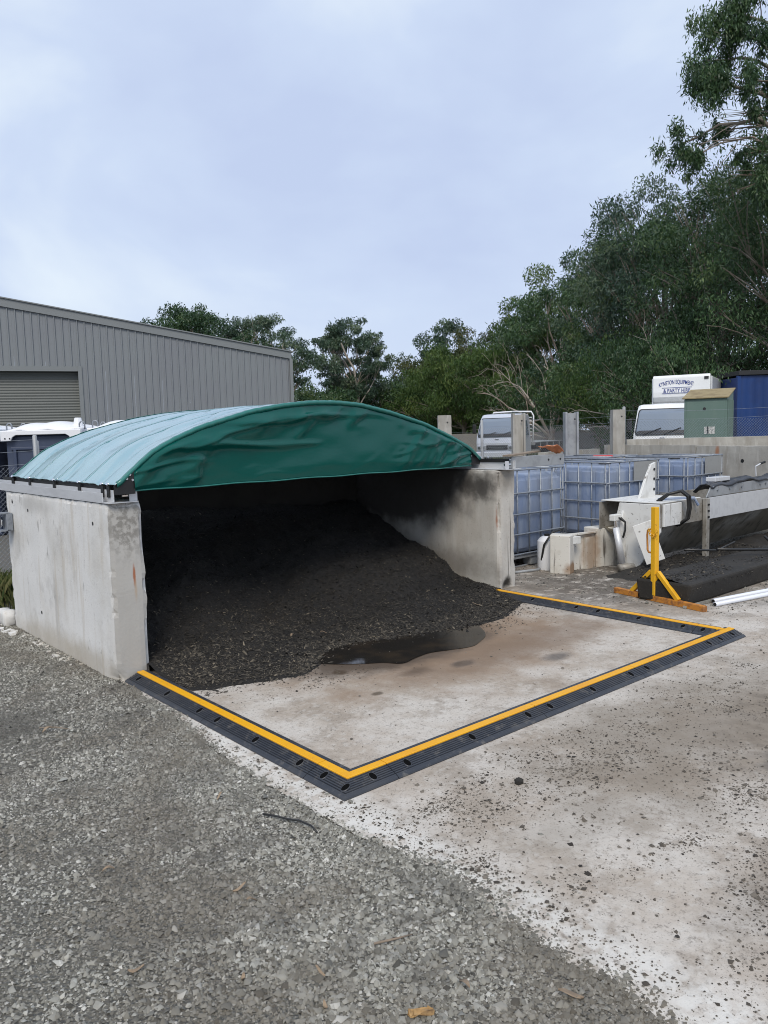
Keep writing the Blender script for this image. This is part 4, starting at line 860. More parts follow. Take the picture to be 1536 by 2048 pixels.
# ================================================================ TRUCKS
def text_part(body, size, m, parent, x, y, z, arch=0.0, name='lettering', width=1.0):
    cu = bpy.data.curves.new('t', 'FONT'); cu.body = body; cu.size = size; cu.align_x = 'CENTER'; cu.extrude = .003; cu.offset = size * .008
    ob = bpy.data.objects.new('t', cu); COL.objects.link(ob); bpy.context.view_layer.update()
    me = bpy.data.meshes.new_from_object(ob.evaluated_get(bpy.context.evaluated_depsgraph_get())); bpy.data.objects.remove(ob)
    hw = max(abs(v.co.x) for v in me.vertices)
    for v in me.vertices:
        a, c, d = v.co; c2 = c + arch * (1 - (a / hw) ** 2); v.co = (x + a * width / (2 * hw), y - d, z + c2)
    return link(name, me, m, parent)
def wheel(t, x, y, r_=.4, w_=.22):
    b = B(); b.tube([(x - w_ / 2, y, r_), (x + w_ / 2, y, r_)], r_, 24); o = b.obj('wheel', MT['tyre'], t, bevel=.03)
    b = B(); b.tube([(x - w_ / 2 - .01, y, r_), (x + w_ / 2 + .01, y, r_)], r_ * .52, 16); b.obj('rim', MT['galv'], o)
def cab(t, paint, W=1.95, H=2.25, dark=False):
    """cab-over cab; local x across, -y towards the front"""
    prof_ = [(.10, .48), (.02, .62), (.0, 1.0), (.05, 1.28), (.40, H - .17), (.56, H - .03), (.9, H), (1.55, H - .02), (1.66, H - .12), (1.70, .62), (1.62, .48)]
    b = B(); n = len(prof_); xsn = [(-W / 2, .06), (-W / 2 + .12, 0), (0, -.03), (W / 2 - .12, 0), (W / 2, .06)]
    vs = []
    for xx, inset in xsn:
        for (y, z) in prof_:
            tz = max(0, (z - 1.28)) / (H - 1.28); x2 = xx * (1 - .09 * tz); yy = y + (inset if y < .8 else -inset * .3); vs.append((x2, yy, z - (inset * .5 if z > H - .2 else 0)))
    fs = [(i * n + j, i * n + (j + 1) % n, (i + 1) * n + (j + 1) % n, (i + 1) * n + j) for i in range(len(xsn) - 1) for j in range(n)]
    fs += [tuple(range(n)), tuple((len(xsn) - 1) * n + j for j in reversed(range(n)))]
    b.add(vs, fs); body = b.obj('cab_body', paint, t, smooth=False, bevel=.035, seg=3)
    zt = H - .17; nn = Vector((0, -(zt - 1.28), .35)).normalized()
    def ws(x, f, off):           # a point just off the curved windscreen surface
        ins = float(np.interp(abs(x), [0, W / 2 - .12, W / 2], [-.03, 0, .06])); k = 1 - .09 * f
        return (x * k, .05 + .35 * f + ins + nn.y * off, 1.28 + (zt - 1.28) * f + nn.z * off)
    def screen(x0, f0, f1, off, c):
        P = []
        for x in np.concatenate([np.linspace(-x0, -x0 + c, 5), np.linspace(-x0 + c * 1.3, x0 - c * 1.3, 9), np.linspace(x0 - c, x0, 5)]):
            e_ = max(0, abs(x) - (x0 - c)) / c; sh = (1 - math.sqrt(max(0, 1 - e_ * e_))) * .12
            P.append([ws(x, f0 + sh + (f1 - f0 - 2 * sh) * q, off) for q in np.linspace(0, 1, 6)])
        return B().grid(np.array(P))
    screen(W / 2 - .06, -.04, .99, .016, .1).obj('windscreen_seal', MT['dark_trim'], t, thick=.01)
    screen(W / 2 - .10, .0, .95, .030, .1).obj('windscreen', MT['glass'], t, thick=.006, smooth=True)
    screen(W / 2 - .13, .015, .14, .036, .1).obj('windscreen_band', MT['dark_trim'], t, thick=.004)
    for x0, x1 in ((-.62, -.05), (.05, .60)):
        p_, q_ = ws(x0, -.02, .06), ws(x1, .22, .06); b = B(); b.bar(p_, q_, .028, .028); b.obj('wiper', MT['dark_trim'], t)
    for s_ in (-1, 1):
        b = B(); X = s_ * (W / 2 + .004)
        b.add([(X, .40, 1.30), (X, 1.30, 1.30), (X * .925, 1.28, H - .3), (X * .925, .62, H - .3)], [(0, 1, 2, 3)]); b.obj('side_window', MT['glass'], t, thick=.012)
        b = B(); b.box((s_ * (W / 2 + .14), .22, 1.62), (.17, .07, .40)); mo = b.obj('mirror', MT['dark_trim'], t, bevel=.03)
        b = B(); b.tube([(s_ * (W / 2 - .03), .3, 1.85), (s_ * (W / 2 + .14), .22, 1.84)], .012, 6); b.obj('mirror_arm', MT['dark_trim'], mo)
        b = B(); b.box((s_ * (W / 2 - .27), -.03, .80), (.40, .06, .22)); h = b.obj('headlight', MT['lamp'], t, bevel=.025)
        for dx in (-.09, .09): b = B(); b.tube([(s_ * (W / 2 - .27) + dx, -.065, .80), (s_ * (W / 2 - .27) + dx, -.05, .80)], .06, 12); b.obj('headlight_bowl', MT['chrome'], h)
    b = B(); b.box((0, -.03, .82), (W - 1.0, .05, .20)); g_ = b.obj('grille', MT['dark_trim'], t, bevel=.01)
    for k in range(3): b = B(); b.box((0, -.06, .755 + .065 * k), (W - 1.06 - .1 * (2 - k), .03, .025)); b.obj('grille_bar', MT['chrome'], g_)
    b = B(); b.box((0, -.05, .52), (W, .16, .24)); b.obj('bumper', paint, t, bevel=.03)
    b = B(); b.box((0, -.015, 1.16), (.16, .03, .035)); b.obj('badge', MT['chrome'], t)
    for s_ in (-1, 1): wheel(t, s_ * (W / 2 - .16), .95)
TR = math.atan2(-.935, .355)
# silver tray truck
t1 = thing('tray_truck', 'silver flat tray truck with a pipe headboard rack parked behind the concrete posts', 'truck', (25.75, 22.42, 0), TR)
cab(t1, MT['truck_silver'])
b = B(); b.box((0, 3.9, .72), (.8, 4.2, .18)); b.obj('chassis', MT['dark_trim'], t1)
b = B(); b.box((0, 4.1, .93), (2.1, 4.3, .13)); b.obj('tray_deck', MT['galv_dull'], t1, bevel=.01)
for s_ in (-1, 1):
    b = B(); b.box((s_ * 1.06, 4.1, .84), (.04, 4.2, .24)); b.obj('tray_side', MT['dark_trim'], t1)
    for y in (2.6, 3.6, 4.6, 5.6): b = B(); b.box((s_ * 1.08, y, .80), (.05, .06, .3)); b.obj('tray_stake', MT['galv_dull'], t1)
    b = B(); b.tube([(s_ * .95, 1.98, .95), (s_ * .98, 1.98, 2.15), (s_ * .88, 1.98, 2.33), (0, 1.98, 2.36)], .035, 8); b.obj('headboard_post', MT['white_plastic'], t1, smooth=True)
    wheel(t1, s_ * .82, 4.8); wheel(t1, s_ * .55, 4.8)
for k in range(7): b = B(); b.box((0, 1.98, 1.12 + .16 * k), (1.8, .03, .035)); b.obj('headboard_bar', MT['white_plastic'], t1)
# white box truck
t2 = thing('box_truck', 'white box truck with blue lettering above its cab parked behind the wire fence', 'truck', (24.5, 14.05, 0), TR)
cab(t2, MT['truck_white'], 1.95, 2.32)
b = B(); b.box((.30, 5.02, 2.0), (1.98, 5.6, 2.55)); bx_ = b.obj('box_body', MT['truck_white'], t2, bevel=.05, seg=3)
for s_ in (-1, 1):
    b = B(); b.bar((.30 + s_ * .99, 2.2, .76), (.30 + s_ * .99, 2.2, 3.25), .05, .05); b.obj('corner_trim', MT['alu'], bx_)
# raised headboard above the cab carries the sign
b = B(); b.prism([(2.3, 2.30), (2.12, 2.42), (2.02, 2.58), (2.00, 2.75), (2.00, 3.26), (2.06, 3.34), (2.3, 3.34)], -.66, 1.26, 'x'); hb = b.obj('over_cab_box', MT['truck_white'], t2, bevel=.03, seg=3)
text_part('KYNETON EQUIPMENT', .205, MT['sign_blue'], t2, .14, 1.992, 2.93, arch=.10, width=1.18)
text_part('& PARTY HIRE', .185, MT['sign_blue'], t2, .16, 1.992, 2.735, width=.90)
for z in (2.90, 2.705): b = B(); b.box((.16, 1.992, z), (1.0, .008, .014)); b.obj('sign_rule', MT['sign_blue'], t2)
b = B(); b.box((1.14, 1.99, 3.2), (.14, .03, .09)); b.obj('marker_light', MT['dark_trim'], t2)
b = B(); b.tube([(-.62, -.2, .75), (-.62, -.24, 1.02), (-.5, -.24, 1.1), (.5, -.24, 1.1), (.62, -.24, 1.02), (.62, -.2, .75)], .028, 8); b.obj('bull_bar', MT['alu'], t2, smooth=True)
for s_ in (-1, 1): wheel(t2, .05 + s_ * .82, 6.0)
b = B(); b.tube([(-.93, .12, 1.3), (-.96, .05, 2.35)], .006, 5); b.obj('aerial', MT['dark_trim'], t2)
# blue container
t3 = thing('blue_container', 'deep blue steel container standing right of the white box truck', 'container', (30.6, 12.1, 0), math.atan2(-.66, .75))
b = B(); n = 60; pf = [(-2.2 + i * 4.6 / n, (.0 if (i // 2) % 2 else .012)) for i in range(n + 1)]
P = np.array([[(x, y, .15), (x, y, 3.30)] for x, y in pf]); b.grid(P); b.obj('side_panel', MT['container'], t3)
b = B(); b.box((.1, 1.2, 1.7), (4.6, 2.3, 3.1)); b.obj('container_body', MT['container'], t3)
b = B(); b.box((.1, 1.15, 3.40), (4.72, 2.5, .16)); b.obj('top_rail', MT['dark_trim'], t3, bevel=.01)
b = B(); b.box((.1, 1.15, .08), (4.7, 2.5, .14)); b.obj('bottom_rail', MT['dark_trim'], t3)
for x in (-2.22, 2.42): b = B(); b.box((x, .02, 1.7), (.12, .12, 3.2)); b.obj('corner_post', MT['container'], t3)
# green cabinet
t4 = thing('green_cabinet', 'green steel utility cabinet with a lichen covered sloping roof before the box truck', 'cabinet', (18.15, 9.30, 0), math.atan2(-.93, .30))
b = B(); b.prism([(0, 0), (.98, 0), (.98, 2.40), (0, 2.19)], -.48, .48, 'x'); b.obj('cabinet_body', MT['kiosk'], t4, bevel=.01)
b = B(); b.prism([(-.06, 2.19), (1.03, 2.425), (1.03, 2.455), (-.06, 2.22)], -.52, .52, 'x'); b.obj('roof', MT['kiosk_roof'], t4, bevel=.006)
b = B(); b.box((.0, -.006, 1.12), (.86, .012, 2.0)); d_ = b.obj('door', MT['kiosk'], t4, bevel=.004)
b = B(); b.box((.06, -.02, 1.45), (.03, .03, .16)); b.obj('handle', MT['dark_trim'], d_)
b = B(); b.tube([(-.02, -.02, 1.95), (-.02, -.005, 1.95)], .035, 12); b.obj('vent', MT['dark_trim'], d_)
b = B(); b.box((.1, -.017, 1.44), (.24, .006, .17)); b.obj('notice', MT['paper'], d_)
for k in range(7): b = B(); b.box((.492, .08 + k * .13, 1.1), (.02, .05, 2.1)); b.obj('side_rib', MT['kiosk'], t4)

# ================================================================ LEFT: shed, toilets
sd = Vector((.953, -.304)); sA = math.atan2(sd.y, sd.x)
t = thing('steel_shed', 'large grey steel clad shed with a roller door behind the bay', 'shed', (13.78, 20.2, 0), sA)
def eave(s_): return 3.9 + .163 * min(-s_, 11.5) - .163 * max(0, -s_ - 11.5)     # s_ runs negative to the left; gable peak at -11.5
DR = (-10.9, -5.98, 3.62)
def rib_profile(x): 
    k = (x % .19) / .19; return -.029 * min(1, max(0, (abs(k - .5) * -1 + .16) / .06)) 
sheet = .76; s0 = 0.0
while s0 > -22.9:
    s1 = s0 - sheet; xs_ = []
    for k in range(4):
        q = s0 - k * .19; xs_ += [q, q - .065, q - .085, q - .105, q - .125]
    xs_.append(s1 + .002); P = []
    for x in xs_:
        k = ((s0 - x) % .19); y = -.029 if .08 < k < .11 else (0.0)
        indoor = DR[0] < x < DR[1]; zb = DR[2] if indoor else 0.0
        P.append([(x, y, zb), (x, y, eave(x))])
    B().grid(np.array(P)).obj('cladding_sheet', MT['shed'], t); s0 = s1
b = B(); P = [(0.03, eave(0) - .02), (-11.5, eave(-11.5) - .02), (-23, eave(-23) - .02), (-23, eave(-23) + .22), (-11.5, eave(-11.5) + .22), (.03, eave(0) + .20)]
b.prism(P[:2] + P[4:], -.06, .03, 'y'); b.obj('barge_flashing', MT['shed_trim'], t)
b = B(); b.prism([P[1], P[2], P[3], P[4]], -.06, .03, 'y'); b.obj('barge_flashing', MT['shed_trim'], t)
b = B(); b.box((.0, 8, 1.95), (.06, 16, 3.9)); b.obj('side_wall', MT['shed'], t)
b = B(); b.box((.02, -.02, 1.95), (.09, .09, 3.88)); b.obj('corner_flashing', MT['shed_trim'], t)
b = B(); b.add([(.1, -.1, eave(0) + .19), (-11.5, -.1, eave(-11.5) + .215), (-11.5, 16, eave(-11.5) + .215), (.1, 16, eave(0) + .19)], [(0, 1, 2, 3)]); b.obj('roof', MT['shed_trim'], t, thick=.03)
b = B(); zs = np.arange(0, DR[2], .0375); P = np.array([[(DR[0], .20 + (.012 if i % 2 else 0), z), (DR[1], .20 + (.012 if i % 2 else 0), z)] for i, z in enumerate(zs)]); B().grid(P).obj('roller_door', MT['shed_dark'], t)
for x0, x1, z0, z1 in ((DR[0] - .0, DR[1] + .0, DR[2] - .14, DR[2] - .0),): b = B(); b.box(((x0 + x1) / 2, .08, (z0 + z1) / 2 - .0), (x1 - x0, .2, z1 - z0)); b.obj('door_head', MT['shed_trim'], t)
for x in (DR[0], DR[1]): b = B(); b.box((x, .09, DR[2] / 2), (.10, .26, DR[2])); b.obj('door_jamb', MT['shed_trim'], t)

def make_toilet(): 
    t = thing('portable_toilet', 'tmp', 'portable toilet', group='row of portable toilets before the shed')
    W = 1.36
    b = B(); b.box((0, .6, .86), (W - .08, 1.16, 1.72)); b.obj('cabin', MT['navy'], t, bevel=.03)
    for x in (-.48, -.16, .16, .48): b = B(); b.box((x, .0, .80), (.05, .05, 1.4)); b.obj('wall_rib', MT['navy'], t, bevel=.01)
    for z in (.5, 1.0, 1.5): b = B(); b.box((0, -.004, z), (1.1, .04, .05)); b.obj('wall_rail', MT['navy'], t, bevel=.01)
    nx, ny = 25, 17; X, Y = np.meshgrid(np.linspace(-1, 1, nx), np.linspace(-1, 1, ny), indexing='ij')
    Z = 1.80 + .135 * (1 - np.abs(X) ** 2.6) * (1 - np.abs(Y) ** 3) + .012 * np.sin(X * 9)
    rf = B().grid(np.stack([X * W / 2, .6 + Y * .66, Z], -1)).obj('domed_roof', MT['white_plastic'], t, smooth=True, thick=.02)
    for s_ in (-1, 1):          # scalloped fascia
        poly = [(-W / 2, 1.80), (-W / 2, 1.63), (-W / 2 + .17, 1.63), (-W / 2 + .20, 1.69), (-W / 2 + .26, 1.725), (W / 2 - .26, 1.725), (W / 2 - .20, 1.69), (W / 2 - .17, 1.63), (W / 2, 1.63), (W / 2, 1.80)]
        y0 = .6 + s_ * .665; b = B(); b.prism(poly, y0 - .02, y0 + .02, 'y'); b.obj('roof_fascia', MT['white_plastic'], rf, bevel=.01)
        b = B(); b.box((s_ * (W / 2 - .01), .6, 1.715), (.03, 1.3, .17)); b.obj('roof_side', MT['white_plastic'], rf, bevel=.008)
    b = B(); b.tube([(W / 2 - .16, .25, 1.84), (W / 2 - .16, .25, 2.0)], [.09, .055], 14); b.obj('vent_cone', MT['white_plastic'], rf, smooth=False, bevel=.008)
    for x in (-W / 2 + .09, W / 2 - .03):
        for y in (.08, 1.1):
            b = B(); b.tube([(x - .045, y, 1.80), (x - .045, y, 1.89), (x - .02, y, 1.93), (x + .02, y, 1.93), (x + .045, y, 1.89), (x + .045, y, 1.80)], .013, 6); b.obj('lifting_eye', MT['galv'], rf, smooth=True)
    for x in (-.6, -.52, .52, .6):
        b = B(); b.tube([(x, -.09, 1.67), (x, -.08, 1.67)], .014, 8); b.obj('fascia_bolt', MT['dark_trim'], rf)
    b = B(); b.box((0, .6, .05), (W - .1, 1.1, .1)); b.obj('skid', MT['dark_trim'], t)
    return t
tl = make_toilet(); ta = math.atan2(-.654, .756)
names = ['white roofed navy portable toilet at the left edge of the photo behind the fence post', 'white roofed portable toilet second from the left edge, partly hidden by the canopy', 'white roofed portable toilet third in the row, only its roof showing over the canopy', 'white roofed portable toilet at the right end of the row behind the canopy']
for i in range(4):
    o = tl if i == 0 else copy_tree(tl)
    f_ = i * 1.44; o.location = (4.42 + .765 * f_, 13.95 - .675 * f_, -.012 + .008 * i); o.rotation_euler = (0, 0, ta); o['label'] = names[i]
o = copy_tree(tl); o.location = (4.42 - .765 * 1.44, 13.95 + .675 * 1.44, 0); o.rotation_euler = (0, 0, ta); o['label'] = 'portable toilet beyond the left edge of the row'

# ================================================================ TREES
def leaf_mesh(C, ln, wd, r, droop=.55):
    """one lance-shaped leaf per point C"""
    n = len(C)
    a = r.normal(size=(n, 3)); a[:, 2] -= droop * 2.2; a /= np.linalg.norm(a, axis=1)[:, None]
    q = r.normal(size=(n, 3)); s_ = np.cross(a, q); s_ /= np.linalg.norm(s_, axis=1)[:, None] + 1e-9
    l_ = (ln * r.uniform(.6, 1.4, n))[:, None]; w_ = (wd * r.uniform(.6, 1.3, n))[:, None]
    V = np.stack([C, C + a * l_ * .45 + s_ * w_ * .5, C + a * l_, C + a * l_ * .45 - s_ * w_ * .5], 1).reshape(-1, 3)
    Q = np.arange(4 * n).reshape(n, 4)
    return V, Q
def limb(b, p, q, r0, r1, rr, sag=.12, n=6, sides=6):
    p = np.array(p, float); q = np.array(q, float); d = np.linalg.norm(q - p); pts = []; j = rr.normal(0, 1, 3) * d * .05
    for i in range(n + 1):
        f = i / n; c = p + (q - p) * f + j * math.sin(math.pi * f) + np.array([0, 0, sag * d * math.sin(math.pi * f)]) + (rr.normal(0, d * .012, 3) if 0 < i < n else 0); pts.append(c)
    b.tube(pts, [r0 + (r1 - r0) * (i / n) for i in range(n + 1)], sides, caps=False); return pts
TOT = 0
def tree(label, x, y, h, w, seed, leaf='leaf_dark', nleaf=9000, ln=.25, wd=.07, base=.25, clumps=60, rc=.16, hollow=.35, top=1.0, bark='bark', name='gum_tree', group='gum trees along the boundary', squash=.75, stems=1, droop=.55, tone=0.0, spread=.35):
    global TOT
    nleaf = int(nleaf * 1.06); ln *= .95; wd *= 1.05
    r = np.random.default_rng(seed)
    t = thing(name, label, 'tree', (x, y, 0), 0, group)
    cz = h * (base + (1 - base) / 2); hz = h * (1 - base) / 2
    # clump centres over an uneven crown volume
    d = r.normal(size=(clumps, 3)); d /= np.linalg.norm(d, axis=1)[:, None]
    rad_ = (hollow + (1 - hollow) * r.uniform(0, 1, clumps) ** .6)
    up = d[:, 2]; prof_ = np.where(up > 0, 1.0, 1.0 - .18 * (-up))
    C = np.stack([d[:, 0] * w / 2 * rad_ * prof_, d[:, 1] * w / 2 * rad_ * prof_, cz + d[:, 2] * hz * rad_ * .92], 1)
    C[:, :2] *= (1 + .12 * r.normal(size=(clumps, 1)))
    R_ = rc * w * r.uniform(.55, 1.35, clumps)
    # trunk and limbs
    b = B(); tr0 = .022 * h + .05
    for s_ in range(stems):
        ang = 2 * math.pi * s_ / max(1, stems) + r.uniform(0, 2); off = .0 if stems == 1 else .16 * h
        tip = (math.cos(ang) * off * 1.2, math.sin(ang) * off * 1.2, cz + hz * .35)
        pts = limb(b, (math.cos(ang) * .2 * (stems > 1), math.sin(ang) * .2 * (stems > 1), -.1), tip, tr0 / math.sqrt(stems), tr0 * .25, r, .0, 8, 8)
        sel = r.permutation(clumps)[:max(8, int(clumps * .42 / stems))]
        for k in sel:
            c = C[k]; lo = max(1, int(8 * min(.85, max(.25, (c[2] - .22 * h) / (tip[2] + .01) * .75)))); p = pts[min(lo, 8)]
            mid = limb(b, p, c - np.array([0, 0, R_[k] * .2]), tr0 * .26, tr0 * .05, r, .06, 5, 5)
            for _ in range(2): limb(b, mid[3], c + np.clip(r.normal(0, .5, 3), -.7, .7) * R_[k], tr0 * .09, tr0 * .03, r, .04, 3, 4)
    b.obj('trunk', MT[bark], t, smooth=True)
    # leaves
    wgt = R_ ** 2; wgt /= wgt.sum(); cnt = r.multinomial(nleaf, wgt); idx = np.repeat(np.arange(clumps), cnt); n = len(idx)
    g_ = r.normal(size=(n, 3)); g_ /= np.linalg.norm(g_, axis=1)[:, None]; g_ *= (r.uniform(0, 1, n) ** .36)[:, None]
    ctone = r.normal(0, .2, clumps)
    pos = C[idx] + g_ * R_[idx][:, None] * np.array([1, 1, squash])
    # sprays: leaves gather into small hanging tufts
    key = np.floor(pos / (ln * 2.2)).astype(int); hsh = (key[:, 0] * 73856093 ^ key[:, 1] * 19349663 ^ key[:, 2] * 83492791) % 1000 / 1000.0
    keep = hsh > spread; pos = pos[keep]; idx = idx[keep]; hsh = hsh[keep]; n = len(pos)
    pos[:, 2] = np.maximum(pos[:, 2], .15)
    V, Q = leaf_mesh(pos, ln, wd, r, droop)
    tn = np.clip(.42 + tone + ctone[idx] + .22 * (hsh - .65) + r.normal(0, .16, n), 0, 1)
    link('crown', fast_mesh('crown', V, Q, np.repeat(tn, 4)), MT[leaf], t); TOT += n
    return t
gB = 'gum trees along the right boundary'; gW = 'wattle bushes under the gum trees'; gF = 'far trees behind the shed and canopy'
# right hand row, near to far
tree('tall dark gum tree at the right edge above the blue container', 35.6, 13.6, 14.2, 12, 11, nleaf=80000, ln=.2, wd=.055, base=.08, clumps=130, rc=.095, hollow=.45, group=gB)
tree('dark gum tree above the white box truck with pale limbs showing', 37.4, 18.3, 14.4, 10.5, 12, nleaf=72000, ln=.21, wd=.058, base=.12, clumps=120, rc=.095, hollow=.45, group=gB, tone=-.06)
tree('dark gum tree crown rising highest left of the box truck sign', 40.4, 22.8, 15.4, 9.8, 13, 'leaf_blue', nleaf=64000, ln=.23, wd=.064, base=.12, clumps=110, rc=.10, hollow=.45, group=gB, tone=-.14)
tree('rounded gum tree stepping down left of the highest crown', 44.2, 27.6, 14.9, 9.4, 14, nleaf=56000, ln=.25, wd=.07, base=.1, clumps=100, rc=.10, hollow=.45, group=gB)
tree('slender blue green gum tree with an airy top in the middle of the row', 48.6, 33.0, 15.9, 6.4, 15, 'leaf_blue', nleaf=34000, ln=.27, wd=.076, base=.1, clumps=70, rc=.125, group=gB, spread=.42)
tree('dark gum tree behind the pale multi stemmed tree', 53.2, 39.3, 14.0, 10.0, 16, nleaf=46000, ln=.3, wd=.085, base=.06, clumps=90, rc=.11, hollow=.45, group=gB, tone=-.05)
tree('olive gum tree above the silver truck cab', 57.2, 46.3, 13.4, 10.5, 17, 'leaf_olive', nleaf=42000, ln=.33, wd=.095, base=.04, clumps=90, rc=.11, hollow=.45, group=gB)
tree('olive brown gum tree at the far left of the boundary row', 61.6, 55.4, 12.6, 11.5, 18, 'leaf_tan', nleaf=40000, ln=.36, wd=.1, base=.03, clumps=90, rc=.11, hollow=.45, group=gB, tone=-.16)
tree('dark pointed gum tree poking up behind the olive crowns', 73.4, 72.2, 16.4, 8.0, 19, 'leaf_blue', nleaf=22000, ln=.42, wd=.12, base=.06, clumps=60, rc=.14, group=gB, tone=-.1)
tree('brownish bushy tree right of the gap in the tree line', 66.2, 67.2, 11.6, 10.5, 20, 'leaf_tan', nleaf=30000, ln=.42, wd=.12, base=.03, clumps=75, rc=.13, group=gB, tone=-.2)
tree('thin pale airy tree at the right of the gap behind the canopy apex', 77.8, 83.8, 13.2, 9.5, 21, 'leaf_blue', nleaf=18000, ln=.46, wd=.13, base=.06, clumps=60, rc=.13, group=gF, spread=.4)
# lower storey
tree('low bushy wattle above the cab of the box truck', 32.4, 17.4, 6.6, 7.5, 31, 'leaf_dark', nleaf=40000, ln=.18, wd=.045, base=.05, clumps=80, rc=.13, name='wattle_bush', group=gW, tone=-.1, droop=.9)
tree('low hanging olive wattle left of the box truck', 35.4, 21.6, 6.0, 7.6, 32, 'leaf_olive', nleaf=36000, ln=.2, wd=.05, base=.05, clumps=75, rc=.13, name='wattle_bush', group=gW, droop=.9, tone=-.16)
tree('dark wattle above the galvanised post', 39.4, 26.7, 6.4, 7.0, 33, 'leaf_dark', nleaf=26000, ln=.23, wd=.06, base=.1, clumps=60, rc=.14, name='wattle_bush', group=gW, tone=-.12)
tree('dark bush behind the pale multi stemmed tree trunk', 45.5, 34.9, 6.4, 7.5, 34, 'leaf_dark', nleaf=22000, ln=.28, wd=.075, base=.1, clumps=60, rc=.15, name='wattle_bush', group=gW, tone=-.2)
tree('olive wattle directly above the silver truck roof', 49.4, 42.6, 8.8, 8.4, 35, 'leaf_olive', nleaf=30000, ln=.3, wd=.08, base=.05, clumps=75, rc=.13, name='wattle_bush', group=gW, droop=.9, tone=-.06)
tree('greenish wattle left of the silver truck', 52.6, 49.8, 10.0, 8.8, 36, 'leaf_olive', nleaf=30000, ln=.32, wd=.085, base=.04, clumps=75, rc=.13, name='wattle_bush', group=gW, droop=.9)
tree('dull wattle behind the right shoulder of the canopy', 56.0, 57.3, 8.6, 9.5, 37, 'leaf_olive', nleaf=24000, ln=.36, wd=.095, base=.04, clumps=70, rc=.14, name='wattle_bush', group=gW, tone=-.1)
# far trees over the canopy and the shed
tree('big round open gum tree standing alone over the middle of the canopy', 51.3, 64.2, 13.6, 8.2, 41, 'leaf_blue', nleaf=46000, ln=.3, wd=.085, base=.3, clumps=120, rc=.085, hollow=.5, group=gF, stems=4, bark='bark_pale', spread=.33)
tree('dark bush at the foot of the round gum tree, beside the shed corner', 43.0, 60.6, 6.8, 8.0, 42, 'leaf_dark', nleaf=15000, ln=.38, wd=.11, base=.03, clumps=55, rc=.17, group=gF)
tree('dark bush under the round gum tree crown', 48.0, 63.5, 6.4, 7.5, 43, 'leaf_dark', nleaf=14000, ln=.4, wd=.12, base=.03, clumps=55, rc=.17, group=gF, tone=-.1)
tree('dull bush right of the round gum tree', 56.0, 65.4, 8.2, 9.0, 44, 'leaf_dark', nleaf=18000, ln=.42, wd=.12, base=.03, clumps=55, rc=.17, group=gF, tone=-.15)
tree('low grey green bush in the gap of the tree line', 59.5, 66.5, 7.2, 9.5, 45, 'leaf_dark', nleaf=12000, ln=.42, wd=.12, base=.02, clumps=50, rc=.18, group=gF)
tree('dense dark domed tree behind the shed roof', 28.7, 54.7, 11.6, 8.0, 46, 'leaf_dark', nleaf=52000, ln=.24, wd=.07, base=.35, clumps=130, rc=.10, hollow=.35, group=gF, tone=-.12, spread=.12)
tree('umbrella shaped gum tree behind the shed roof, right of the domed tree', 35.6, 56.7, 11.7, 7.0, 47, 'leaf_blue', nleaf=26000, ln=.24, wd=.07, base=.5, clumps=60, rc=.12, hollow=.55, squash=.5, group=gF, stems=3, bark='bark_pale', spread=.3)
tree('small round tree just past the right end of the shed roof', 33.9, 49.7, 9.3, 3.4, 48, 'leaf_blue', nleaf=5500, ln=.28, wd=.08, base=.45, clumps=16, rc=.24, group=gF)
tree('bush hiding behind the shed roof between the domed and umbrella trees', 36.5, 63.7, 9.2, 7.0, 49, 'leaf_olive', nleaf=9000, ln=.38, wd=.1, base=.2, clumps=45, rc=.17, group=gF)

